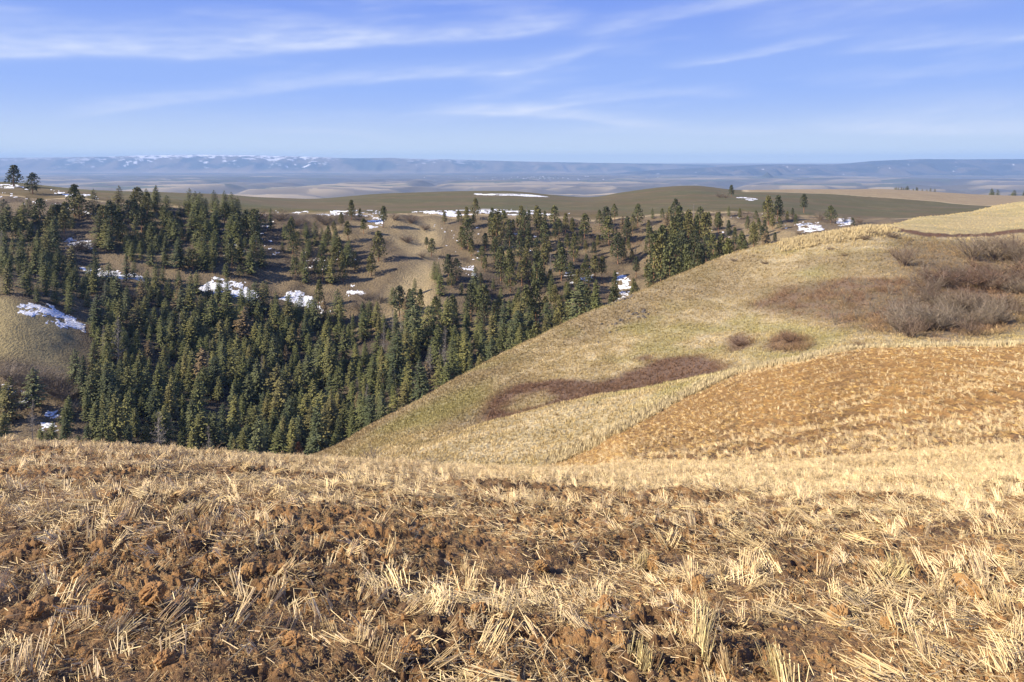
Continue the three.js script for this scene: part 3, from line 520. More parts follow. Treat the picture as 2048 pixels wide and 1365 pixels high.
function proto(crown, cm, trunk) { const g = new THREE.Group(), a = new THREE.Mesh(crown, cm), b = new THREE.Mesh(trunk, barkMat); a.name = 'crown'; b.name = 'trunk'; g.add(b, a); return shade(g); }
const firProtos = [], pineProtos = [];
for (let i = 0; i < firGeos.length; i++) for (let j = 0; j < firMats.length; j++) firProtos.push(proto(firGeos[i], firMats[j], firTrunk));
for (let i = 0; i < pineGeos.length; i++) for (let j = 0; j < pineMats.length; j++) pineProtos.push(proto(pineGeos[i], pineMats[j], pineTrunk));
const snagProtos = [1, 2, 3].map((s) => proto(snagCrown(s), snagMat, snagTrunk));
const deadProtos = [0, 4].map((i) => proto(firGeos[i], deadMat, firTrunk));
const redProto = proto(pineGeos[3], redMat, pineTrunk);

// every tree: { kind, px, D, H, w } ; listed ones first, then stands filled in
const TREES = [];
const taken = [];
function free(X, Z, r) { for (const t of taken) { const dx = t[0] - X, dz = t[1] - Z, m = r + t[2]; if (dx * dx + dz * dz < m * m * 0.25) return false; } return true; }
function plant(kind, px, D, H, o = {}) { const p = atD(px, D); TREES.push({ kind, px, D, H, p, w: o.w ?? 1, label: o.label, mat: o.mat, key: o.key }); taken.push([p.x, p.z, o.r ?? 4.5]); }
function treeAt(kind, x, yb, yt, o = {}) { const p = hit(x, yb, o.from ?? 160, 1350); if (!p) return; const D = -p.z; plant(kind, x, D, (yb - yt) / F * D, o); }
// [column, foot row, top row, width]
for (const [x, b, t, w, label, mat] of [
  [27, 374, 330, 1.75, 'broad dark pine, larger and leftmost of two on the left skyline', 3], [65, 388, 346, 1.6, 'broad dark pine, second from the left on the left skyline', 3],
  [1463, 393, 370, 1.4, 'lone dark pine on the rounded crop hill', 3], [1608, 426, 388, 1.15, 'tall narrow pine standing clear behind the right end of the stand', 3], [1662, 446, 411, 1.35, 'pine beside the small snow patch right of the stand', 1], [1706, 452, 436, 1.6, 'small round pine just above the spur crest', 3],
  [540, 462, 416, 0.9, 'slim young conifer on the brushy rim right of the upper forest'], [583, 466, 432, 0.9, 'small conifer on the open rim between snow scraps'], [703, 440, 400, 1.1, 'tallest pine of the rim group left of centre'], [720, 442, 417, 1], [766, 455, 412, 1.1, 'pine standing right of the rim group left of centre'], [682, 452, 424, 1.2], [696, 482, 442, 1.2], [667, 468, 442, 1.1], [727, 468, 436, 1.2],
  [757, 523, 462, 1.35, 'large bushy pine casting a long shadow on the tan spur'], [742, 552, 505, 1.15], [668, 533, 494, 1.2], [709, 542, 502, 1.2], [645, 562, 512, 1.2], [863, 513, 477, 1.2], [853, 497, 474, 1.2], [897, 562, 508, 1.15, 'pine at the right foot of the tan centre spur'], [914, 561, 516, 1.05], [889, 448, 424, 1.2], [920, 450, 425, 1.1], [937, 502, 436, 1], [923, 500, 452, 1], [943, 513, 478, 1.1], [964, 532, 492, 1.1], [993, 496, 420, 1.05, 'tallest pine of the stand below the rim drift at centre'], [981, 460, 425, 1.1], [1019, 480, 438, 1], [1041, 462, 411, 1], [1073, 456, 411, 1.1], [1058, 452, 420, 1], [1090, 452, 422, 1], [1109, 458, 411, 1.1], [1131, 466, 426, 1], [1146, 474, 437, 1], [1148, 523, 466, 0.95, 'pointed pine standing clear right of the centre stand'], [1072, 520, 476, 1.1],
  [1002, 562, 493, 1.05], [1018, 568, 497, 1], [1044, 572, 518, 1.1], [1058, 566, 520, 1], [1075, 588, 501, 0.9, 'tall slender pine in the lower centre'], [1123, 562, 495, 1.3, 'wide pine above the shadow at the lower centre'], [1178, 578, 540, 1.3], [1190, 562, 510, 1.15], [1204, 560, 512, 1.05], [1188, 513, 483, 1], [1172, 505, 480, 1], [1236, 528, 465, 1.1], [1246, 520, 478, 1], [1212, 458, 413, 1.3, 'bushy pine on the bare orange knob'], [1199, 452, 420, 1.1], [1229, 441, 408, 1], [1253, 486, 433, 1], [1265, 468, 430, 1], [1276, 455, 407, 0.95, 'slim pine right of the bare orange knob'], [1297, 470, 440, 1],
  [798, 633, 572, 1.35, 'broad pine at the foot of the tan centre spur'], [819, 632, 578, 0.9], [840, 632, 578, 0.9], [942, 642, 566, 0.95], [969, 644, 568, 0.95], [1054, 656, 571, 0.9], [1072, 652, 556, 0.9], [1034, 640, 590, 1], [1090, 640, 592, 1], [870, 640, 592, 1], [905, 650, 590, 1], [990, 650, 600, 1], [1120, 640, 590, 1],
  [145, 457, 428, 0.9], [106, 502, 430, 1, 'tall fir left of the brushy opening'], [191, 555, 493, 0.9], [425, 532, 473, 0.85], [448, 503, 470, 1], [301, 532, 482, 1], [331, 518, 466, 1], [270, 494, 438, 1.1], [198, 494, 422, 1.1], [212, 498, 436, 1.2], [236, 472, 420, 1], [311, 418, 370, 1, 'pointed conifer standing above the upper forest skyline'], [236, 425, 371, 1.2], [378, 420, 376, 1], [289, 432, 377, 1], [186, 428, 378, 1.1], [427, 422, 380, 1.1], [448, 424, 381, 1.1], [462, 428, 384, 1.1], [475, 434, 394, 1.1], [267, 556, 518, 1], [325, 563, 531, 1], [381, 600, 546, 0.9], [415, 600, 560, 1], [437, 595, 552, 1.1], [497, 612, 572, 1.1], [533, 594, 562, 1], [637, 612, 558, 0.95], [137, 628, 581, 0.9], [186, 645, 606, 0.9],
]) treeAt(x > 560 || b < 393 || label?.includes('pine') ? 'pine_tree' : 'fir_tree', x, b, t, { w, label, mat });
// right-hand stand, feet mostly behind the spur
for (const [x, D, top, w] of [[1308, 300, 452, 0.85], [1322, 292, 448, 0.85], [1338, 270, 480, 0.95], [1374, 292, 486, 1], [1352, 330, 432, 0.9], [1360, 345, 411, 0.9], [1378, 340, 420, 1], [1399, 345, 414, 0.9], [1410, 330, 425, 1], [1426, 312, 467, 0.95], [1444, 312, 469, 0.95], [1438, 350, 424, 0.9], [1458, 340, 440, 0.9], [1470, 330, 455, 0.9], [1484, 320, 462, 0.9], [1507, 318, 448, 0.95], [1496, 350, 432, 1], [1518, 345, 436, 1], [1530, 340, 440, 1], [1545, 350, 428, 0.95], [1560, 345, 434, 0.95], [1575, 360, 424, 0.9], [1586, 372, 418, 0.9], [1592, 350, 440, 1], [1560, 380, 420, 1], [1529, 405, 403, 1.3], [1512, 370, 424, 1], [1480, 375, 424, 1], [1458, 380, 420, 1], [1340, 370, 414, 1], [1325, 375, 417, 1], [1305, 380, 422, 1], [1392, 320, 460, 1], [1462, 305, 480, 1], [1350, 300, 470, 0.9], [1367, 310, 462, 0.9], [1330, 310, 450, 0.9], [1418, 360, 424, 0.9], [1400, 300, 485, 1], [1490, 300, 480, 1], [1535, 322, 462, 1], [1550, 325, 465, 1]]) {
  const p = atD(x, D), topY = -(top - HY) / F * D; plant('pine_tree', x, D, clamp(topY - p.y, 6, 24), { w, r: 3 });
}
for (const [x, D, top, w] of [[660, 205, 842, 1.1], [700, 215, 835, 1.15], [640, 215, 872, 1], [745, 205, 788, 1.2], [765, 220, 770, 1], [625, 190, 860, 1.3], [790, 225, 765, 1], [720, 230, 770, 0.9], [840, 235, 748, 1], [815, 225, 775, 1], [870, 245, 715, 1], [905, 250, 700, 1], [935, 255, 690, 1], [960, 262, 680, 1], [985, 255, 700, 1.1], [890, 262, 728, 1], [1010, 265, 670, 1], [1040, 262, 672, 1], [1060, 270, 655, 1], [1095, 272, 640, 1], [1130, 278, 625, 1], [1150, 275, 622, 1], [1115, 262, 648, 1], [1025, 285, 640, 1], [1170, 280, 610, 0.95]]) {
  const p = atD(x, D), topY = -(top - HY) / F * D; plant('fir_tree', x, D, clamp(topY - p.y, 5, 22), { w, r: 3.4 });
}
treeAt('red_tree', 596, 925, 884, { w: 1.1, label: 'small reddish brown dead conifer just above the field edge', from: 150 });
for (const [x, D] of [[596, 182]]) { if (!TREES.some((t) => t.kind === 'red_tree')) { plant('red_tree', x, D, 7, { label: 'small reddish brown dead conifer just above the field edge' }); } }
for (const [x, b, t] of [[290, 775, 748], [308, 792, 750], [343, 872, 838], [255, 630, 602], [880, 745, 700], [786, 785, 735], [715, 792, 755], [733, 818, 770], [420, 720, 680], [160, 575, 545], [745, 640, 610], [1000, 735, 700], [640, 700, 668]]) treeAt('bare_tree', x, b, t, { r: 2.5 });
// fill: [outline of the stand, kind, spacing, heights, chance]
const R0 = rng(4242);
function fill(points, kind, spacing, h0, h1, count, avoid = []) {
  const shape = patch(points, 158), xs = points.map((p) => p[0]); let made = 0;
  const Ds = points.map(([x, y, d]) => d ?? -(hit(x, y, 158) ?? { z: -400 }).z), d0 = Math.min(...Ds) - 6, d1 = Math.max(...Ds) + 6;
  for (let k = 0; k < count * 30 && made < count; k++) {
    const x = lerp(Math.min(...xs), Math.max(...xs), R0()), D = Math.sqrt(lerp(d0 * d0, d1 * d1, R0())), p = atD(x, D);
    if (shape(p.x, p.z) < (R0() - 0.5) * 5 || !free(p.x, p.z, spacing) || avoid.some((a) => a(p.x, p.z) > -2) || fbm(p.x / 13 + 60, p.z / 13, 2) < 0.36 - 0.06 * R0()) continue;
    const H = lerp(h0 * 0.75, h1 * 1.12, Math.pow(R0(), 0.9) * (0.7 + 0.3 * R0()));
    if (hidden(x, D, p.y + H * 0.8)) { if (R0() < 0.9) continue; }
    const HH = H * (R0() < 0.1 ? 1.28 : 1);
    const kk = kind === 'mixed' || kind === 'rim' ? (R0() < (kind === 'rim' ? 0.35 : 0.5) ? 'pine_tree' : 'fir_tree') : R0() < 0.022 ? 'dead_tree' : R0() < 0.045 ? 'bare_tree' : kind;
    plant(kk, x, D, HH, { w: (kind === 'rim' ? 1.15 : 0.82) + 0.5 * R0(), r: spacing }); made++;
  }
}
const openings = [knoll, patch([[370, 560], [430, 555], [520, 578], [530, 612], [430, 592]], 160), patch([[560, 590], [600, 585], [660, 625], [600, 618]], 160), patch([[140, 525], [295, 553], [285, 566], [160, 556]], 160), patch([[120, 470], [190, 478], [180, 530], [130, 515]], 160)];
fill([[150, 690], [250, 640], [420, 620], [560, 640], [700, 650], [780, 660], [900, 680], [1100, 690], [900, 800], [760, 870], [600, 935], [400, 930], [250, 900], [190, 780]], 'fir_tree', 3.8, 6, 13.2, 470, openings);
fill([[0, 446], [100, 436], [220, 426], [330, 420], [430, 426], [490, 436], [515, 470], [530, 540], [470, 560], [380, 545], [290, 545], [200, 500], [100, 480], [0, 480]], 'rim', 4.5, 6.5, 13.5, 140, openings);
fill([[0, 480], [110, 480], [150, 540], [260, 570], [380, 560], [520, 620], [700, 640], [600, 650], [400, 640], [250, 640], [170, 650], [60, 600], [0, 590]], 'fir_tree', 4.6, 6, 13, 120, openings);
fill([[-200, 800], [0, 790], [120, 840], [260, 850], [300, 930], [0, 900], [-200, 890]], 'fir_tree', 5.2, 6, 12, 36, openings);
fill([[-700, 420], [-20, 410], [-20, 580], [-700, 580]], 'fir_tree', 8, 9, 14, 24, openings);
fill([[150, 650], [200, 640], [260, 760], [240, 860], [150, 800]], 'fir_tree', 4.5, 9, 14, 14, openings);
fill([[560, 480], [640, 470], [700, 500], [680, 570], [600, 560]], 'mixed', 5.2, 6, 12.5, 30);
fill([[900, 445], [1160, 445], [1170, 500], [1100, 560], [960, 545], [930, 480]], 'pine_tree', 5.2, 7, 14, 40);
fill([[830, 640], [1200, 625], [1190, 690], [900, 700]], 'mixed', 5.4, 8, 14, 48);
fill([[1150, 470], [1300, 445], [1310, 560], [1240, 610], [1160, 600]], 'pine_tree', 5.0, 7, 13, 26);
fill([[780, 600], [860, 560], [1160, 560], [1220, 600], [1190, 640], [820, 650]], 'mixed', 5.2, 6, 12, 40);
fill([[1300, 440], [1580, 440], [1560, 480], [1400, 540], [1300, 540]], 'pine_tree', 5.2, 8, 15, 34);
{ const r = rng(5); for (let i = 0; i < 14; i++) plant('pine_tree', 1786 + 92 * Math.pow(r(), 1.2), 900 + r() * 70, 3 + 4.5 * r() * r(), { w: 1.5 + 0.7 * r(), r: 0.5 }); for (let i = 0; i < 20; i++) plant('pine_tree', 1955 + 130 * Math.sqrt(r()), 980 + r() * 90, 5 + 7 * r(), { w: 1.4 + 0.6 * r(), r: 0.5 }); }

// which are objects of their own: those that show largest
const order = (k, most) => { const a = TREES.filter((t) => t.kind === k).sort((p, q) => (q.label ? 1 : 0) - (p.label ? 1 : 0) || q.H / q.D - p.H / p.D); return [a.slice(0, most), a.slice(most)]; };
const place = (x, y, pine) => {
  if (pine && x > 1950) return 'in the clump behind the far right field';
  if (pine && x > 1720) return 'in the row on the far tan ridge';
  if (pine && x > 1480) return 'at the right of the stand above spur';
  if (pine && x > 1390) return 'amid the stand above the spur';
  if (pine && x > 1295) return 'at the left of the stand above spur';
  if (pine && x > 1160) return 'beside the steep snowy gully behind the spur';
  if (pine && x > 850 && y < 480) return 'close under the long rim snow drift';
  if (pine && x > 850 && y < 535) return 'in the stand below the rim snow drift';
  if (pine && x > 780) return 'on the lower slope below the tan opening';
  if (pine && x > 560) return y < 480 ? 'on the rim left of the tan opening' : 'on brushy slope left of the tan opening';
  if (y < 480) return x < 200 ? 'below the snowy left skyline' : x < 380 ? 'in the middle of the upper rim forest' : 'at the right of the upper rim forest';
  if (x < 190) return y > 780 ? 'in the gully bottom below the grassy knoll' : y > 590 ? 'at the edge of the grassy knoll' : 'on the slope above the grassy knoll';
  if (y < 560) return x < 300 ? 'above the left snow streak' : x < 430 ? 'just under the upper rim forest' : 'above the mid slope snow patch';
  if (y < 650) return x < 390 ? 'left of the mid slope snow patch' : x < 530 ? 'beside the mid slope snow patch' : x < 700 ? 'beside the bright snow slope' : 'at the foot of the tan opening';
  if (y < 740) return x < 350 ? 'right of the grassy knoll' : x < 520 ? 'below the mid slope snow patch' : x < 680 ? 'below the bright snow slope' : x < 850 ? 'below the tan opening' : 'behind the upper half of the spur edge';
  if (y < 830) return x < 350 ? 'halfway down right of the knoll' : x < 520 ? 'in the dark heart of the shaded stand' : x < 680 ? 'in the right part of the shaded stand' : 'behind the middle of the spur edge';
  return x < 350 ? 'just above the left field crest' : x < 560 ? 'just above the middle field crest' : 'behind the lowest end of the spur';
};
const TINT = { fir_tree: ['green', 'olive green', 'dark green', 'yellowish green', 'grey green', 'brownish green'], pine_tree: ['olive green', 'green', 'yellowish green', 'dark green'] };
const treeRegion = (t, tint, broad) => { const h = t.H / t.D * F, k = t.kind === 'pine_tree', w = place(t.px, rowOf(t.p), k); return [(h < 34 ? 'small ' : h < 62 ? 'mid-sized ' : 'tall ') + (broad ? 'broad ' : 'slim ') + tint + (k ? ' pine ' : ' fir ') + w, (k ? 'pines ' : 'firs ') + w]; };
const R1 = rng(99);
function grow(t, protos, category) {
  const h0 = t.kind === 'bare_tree' ? 12 : 15, nm = t.kind === 'fir_tree' ? firMats.length : t.kind === 'pine_tree' ? pineMats.length : 1, gi = Math.floor(R1() * protos.length / nm), mi = t.mat ?? Math.floor(R1() * nm), o = protos[gi * nm + mi].clone();
  const s = t.H / h0, w = s * t.w; o.position.copy(t.p); o.rotation.y = R1() * 6.283; o.rotation.z = (R1() - 0.5) * 0.09; o.rotation.x = (R1() - 0.5) * 0.06; o.scale.set(w, s, w);
  const [label, group] = t.label ? [t.label] : t.kind === 'dead_tree' ? ['brownish dying fir ' + place(t.px, rowOf(t.p), false), 'dying firs among the green ones'] : t.kind === 'bare_tree' ? ['bare pale grey tree ' + place(t.px, rowOf(t.p), false), 'bare grey trees among the conifers'] : treeRegion(t, TINT[t.kind][mi], t.w * (t.kind === 'pine_tree' ? [0.17, 0.2, 0.15, 0.22, 0.165, 0.14][gi] : [0.185, 0.215, 0.16, 0.24, 0.2, 0.18, 0.22, 0.145][gi]) > 0.205);
  own(o, t.kind === 'red_tree' || t.kind === 'dead_tree' ? 'dead_conifer' : t.kind, label, 'tree', group);
}
{
  const [firs, moreFirs] = order('fir_tree', 300), [pines, morePines] = order('pine_tree', 300);
  for (const t of firs) grow(t, firProtos, 'tree'); for (const t of pines) grow(t, pineProtos, 'tree');
  for (const t of TREES) if (t.kind === 'bare_tree') grow(t, snagProtos); else if (t.kind === 'dead_tree') grow(t, deadProtos); else if (t.kind === 'red_tree') grow(t, [redProto]);
  const rest = [...moreFirs, ...morePines];
  console.log('trees', firs.length, pines.length, rest.length, TREES.length);
  if (rest.length) {
    const im = new THREE.InstancedMesh(firGeos[1], firMats[0], rest.length), m = new THREE.Matrix4(), q = new THREE.Quaternion(), s = new THREE.Vector3();
    rest.forEach((t, i) => { q.setFromAxisAngle(new THREE.Vector3(0, 1, 0), R1() * 6.28); m.compose(t.p, q, s.set(t.H / 15 * t.w, t.H / 15, t.H / 15 * t.w)); im.setMatrixAt(i, m); const v = 0.8 + 0.5 * R1(); im.setColorAt(i, new THREE.Color(v, v, v)); });
    land(im, 'forest', 'stuff', 'smallest firs of the forest between the larger ones');
  }
}

// ------------------------------------------------------------------ shrubs, one by one on the spur
const bushGeos = [bushGeo(1, 330, 0.75, 0.011), bushGeo(2, 260, 0.6, 0.011), bushGeo(3, 380, 0.95, 0.011), bushGeo(4, 110, 0.42, 0.014)];
const shrubMats = [[0.20, 0.156, 0.108], [0.165, 0.118, 0.082], [0.225, 0.185, 0.135], [0.165, 0.098, 0.06]].map(leafMat);
const R2 = rng(808);
function shrub(x, yb, hpx, g, m, label, group, o = {}) {
  const p = hit(x, yb, o.from ?? 60); if (!p) return;
  const H = hpx * (x > 1780 && yb < 600 && hpx > 18 ? 1.15 : 1) / F * -p.z, b = new THREE.Mesh(bushGeos[g], shrubMats[m]); b.position.copy(p); b.position.y -= 0.1; b.scale.set(H * (o.w ?? 1), H, H * (o.w ?? 1)); b.rotation.y = R2() * 6.28; shade(b);
  own(b, 'bare_shrub', label, 'shrub', group);
}
shrub(1808, 532, 46, 0, 1, 'lone bare shrub with a dark shadow on the upper spur', null, { w: 0.8 });
shrub(1946, 520, 52, 0, 0, 'grey bare shrub, leftmost below the brown field edge', null, { w: 1.1 });
for (const [x, y, h, g, m, w] of [[1990, 520, 50, 2, 0, 1], [2030, 518, 52, 0, 1, 1.1], [2060, 530, 46, 2, 0, 1], [2012, 500, 32, 2, 0, 1], [2100, 540, 50, 2, 1, 1]]) shrub(x, y, h, g, m, 'grey brown bare shrub in the row below the brown field edge', 'shrubs in the row below the field edge', { w });
for (const [x, y, h, g, m, w] of [[1985, 558, 36, 2, 1, 1], [2030, 566, 38, 0, 1, 1.2], [1960, 545, 28, 2, 3, 1.1], [1945, 570, 26, 2, 1, 1.2], [1900, 560, 20, 2, 3, 1.2], [2050, 590, 30, 0, 0, 1.2]]) shrub(x, y, h, g, m, 'reddish brown bare shrub between the upper row and the big thicket', 'shrubs above the big thicket', { w });
for (let i = 0; i < 30; i++) { const t = i / 29, y = 612 + 64 * R2(), x = 1806 + 200 * ((i * 0.618) % 1) + (y - 640) * -0.3, h = 36 + 22 * R2(); shrub(x, y, h, [0, 2, 1][i % 3], [2, 0, 1, 0][i % 4], (y < 634 ? 'grey twiggy shrub at the top of the big thicket' : y < 650 ? 'grey twiggy shrub in the middle of the big thicket' : 'grey twiggy shrub along the foot of the big thicket'), 'shrubs of the big thicket', { w: 1 + 0.3 * R2() }); }
for (let i = 0; i < 20; i++) { const y = 540 + 92 * R2(), x = 1850 + 225 * ((i * 0.618) % 1), h = 24 + 18 * R2(); shrub(x, y, h, [2, 0][i % 2], [1, 3, 0][i % 3], y < 585 ? 'brown bare shrub below the upper shrub row on the right' : 'brown bare shrub between the big thicket and right edge', 'brown shrubs round the big thicket', { w: 1.2 + 0.4 * R2() }); }
shrub(1796, 664, 56, 0, 2, 'grey twiggy shrub, leftmost of the big thicket on the spur', null, { w: 0.7 });
for (const [x, y, h] of [[1671, 650, 40], [1715, 640, 34], [1745, 628, 34], [1765, 640, 26], [1690, 610, 30], [1650, 575, 22], [1735, 600, 22], [1780, 590, 30], [1850, 555, 34], [1862, 530, 20], [1700, 565, 16], [1730, 570, 18], [1790, 620, 40], [1810, 600, 36], [1825, 575, 30]]) shrub(x, y, h, 3, 2, (y < 605 ? 'thin pale sapling on the upper brown slope' : 'thin pale sapling on the lower brown slope'), 'pale saplings on the brown slope', { w: 0.7 });
for (const [x, y, h, label] of [[1580, 684, 22, 'dark red brown shrub in the small brown patch above the field'], [1482, 692, 22, 'low red brown bush left of the dark shrub above the field'], [1720, 694, 14, 'small brown bush just above the field crest']]) shrub(x, y, h, 2, 3, label, null, { w: 1.3 });
for (const [x, y, h] of [[1285, 620, 7], [1468, 523, 8], [1530, 528, 8], [1610, 490, 8], [1600, 470, 10], [1640, 476, 8], [1730, 480, 14], [1745, 470, 12], [1786, 476, 14], [1660, 500, 8], [1690, 512, 7]]) shrub(x, y, h, 2, 1, 'low brown tuft of brush on the spur top', 'brush tufts on the spur top', { w: 1.4 });
shrub(742, 930, 46, 0, 2, 'pale leafless shrub standing at the foot of the grassy spur', null, { w: 0.8, from: 50 }); shrub(858, 946, 34, 2, 2, 'pale pinkish shrub just behind the field crest', null, { w: 1.3, from: 45 });
// on the canyon side
for (const [x, y, h] of [[650, 448, 24], [640, 440, 18], [560, 440, 26], [520, 440, 26], [590, 452, 18], [660, 480, 16], [610, 470, 16], [790, 440, 16], [822, 446, 20], [815, 485, 18], [850, 460, 14], [845, 515, 14], [640, 478, 18], [620, 530, 20], [900, 530, 16], [1150, 452, 14], [1560, 430, 16], [1590, 440, 16], [1640, 440, 18], [1690, 444, 14], [1720, 446, 12], [1440, 395, 12], [1452, 396, 10]]) shrub(x, y, h, [0, 2][R2() < 0.5 ? 0 : 1], R2() < 0.5 ? 0 : 1, x < 700 ? 'grey brown bare shrub on the brushy rim right of the upper forest' : x < 1200 ? 'grey brown bare shrub around the tan opening' : 'grey brown bare shrub beside the rim fields on the right', 'shrubs on the far canyon rim', { w: 1.2, from: 160 });
for (const [x, y, h] of [[130, 480, 24], [150, 500, 28], [170, 500, 26], [140, 520, 22], [270, 600, 24], [240, 580, 22], [210, 575, 22], [350, 590, 22], [390, 610, 18], [590, 560, 22], [20, 760, 40], [60, 775, 44], [105, 790, 46], [90, 765, 40], [130, 800, 44], [160, 790, 40], [45, 800, 34], [140, 830, 40], [200, 790, 40], [0, 790, 40], [120, 775, 34], [730, 600, 24], [760, 605, 26], [1090, 560, 22], [1160, 590, 16], [1140, 585, 18], [980, 590, 18], [720, 620, 26]]) shrub(x, y, h, [0, 2, 1][Math.floor(R2() * 3)], R2() < 0.6 ? 2 : 0, x < 230 && y > 740 ? 'grey leafless thicket shrub below the grassy knoll' : x < 230 ? 'grey leafless shrub in the brushy opening on the left slope' : 'grey leafless shrub among the canyon conifers', 'thicket shrubs among the canyon firs', { w: 1.1, from: 160 });

// ------------------------------------------------------------------ rocks on the spur edge
{
  const R = rng(31), mat = new THREE.MeshStandardMaterial({ color: new THREE.Color(0.11, 0.095, 0.08), roughness: 1 });
  const geos = [0, 1, 2, 3].map((s) => { const g = new THREE.IcosahedronGeometry(0.5, 2), p = g.attributes.position; for (let i = 0; i < p.count; i++) { const x = p.getX(i), y = p.getY(i), z = p.getZ(i), k = 0.7 + 0.6 * fbm(x * 2.2 + s * 7 + z, y * 2.2 + z * 1.3 + 20, 3); p.setXYZ(i, x * k * 1.3, y * k * 0.8, z * k); } g.computeVertexNormals(); return g; });
  for (let i = 0; i < 30; i++) {
    const a = i < 18, x = a ? 1236 + R() * 62 : 1170 + R() * 130, y = a ? 622 + R() * 22 - (x - 1236) * 0.12 : 640 + R() * 60 - (x - 1170) * 0.2, p = hit(x, y, 90); if (!p) continue;
    const m = new THREE.Mesh(geos[i % 4], mat), s = (a ? 0.32 : 0.22) + R() * 0.45; m.position.copy(p); m.scale.setScalar(s); m.rotation.set(R(), R() * 6, R()); shade(m);
    own(m, 'rock', a ? (y < 628 ? 'dark rock in the upper row of the outcrop near the spur edge' : 'dark rock in the lower row of the outcrop near the spur edge') : 'small dark rock lying loose on the grass below the outcrop', 'rock', a ? 'rocks of the outcrop near the spur edge' : 'loose rocks below the outcrop');
  }
  for (let i = 0; i < 12; i++) { const x = 1214 + i * 4.6 + R() * 3, D = lineD(x, 7) - 1 - R() * 3, p = atD(x, D), m = new THREE.Mesh(geos[i % 4], mat); m.position.copy(p); m.scale.setScalar(0.5 + R() * 0.5); m.rotation.set(R(), R() * 6, R()); shade(m); own(m, 'rock', 'dark rock on the very crest of the spur against the canyon', 'rock', 'rocks on the crest of the spur'); }
}

// ------------------------------------------------------------------ ground cover
function scatter(name, label, geos, mat, list, kind = 'stuff') {      // list of [x, y, z, scale, turn, lean x, lean z, r, g, b, variant, height factor]
  const m = new THREE.Matrix4(), q = new THREE.Quaternion(), e = new THREE.Euler(), s = new THREE.Vector3(), v = new THREE.Vector3(), c = new THREE.Color();
  geos.forEach((g, gi) => {
    const mine = list.filter((l) => l[10] === gi); if (!mine.length) return;
    const im = new THREE.InstancedMesh(g, mat, mine.length);
    mine.forEach((l, i) => { q.setFromEuler(e.set(l[5], l[4], l[6], 'XZY')); m.compose(v.set(l[0], l[1], l[2]), q, s.set(l[3], l[3] * (l[11] ?? 1), l[3])); im.setMatrixAt(i, m); im.setColorAt(i, c.setRGB(l[7], l[8], l[9])); });
    land(im, name, kind, label);
  });
}
function bladeTuft(seed, n, spread, w, lean) { const R = rng(seed), T = tris(); for (let i = 0; i < n; i++) { const a = R() * 6.283, r = R() * spread * 0.5, b = [Math.cos(a) * r, -0.05, Math.sin(a) * r], h = 0.5 + 0.5 * R(), o = lean * (0.3 + R()), e = [b[0] + Math.cos(a) * o, h, b[2] + Math.sin(a) * o], p = a + 1.57 + (R() - 0.5), k = 0.8 + 0.4 * R(); T.add([b[0] - Math.cos(p) * w, b[1], b[2] - Math.sin(p) * w], [b[0] + Math.cos(p) * w, b[1], b[2] + Math.sin(p) * w], e, [k, k, k]); } return T.geo(); }
const grassMat = new THREE.MeshStandardMaterial({ vertexColors: true, roughness: 1 });
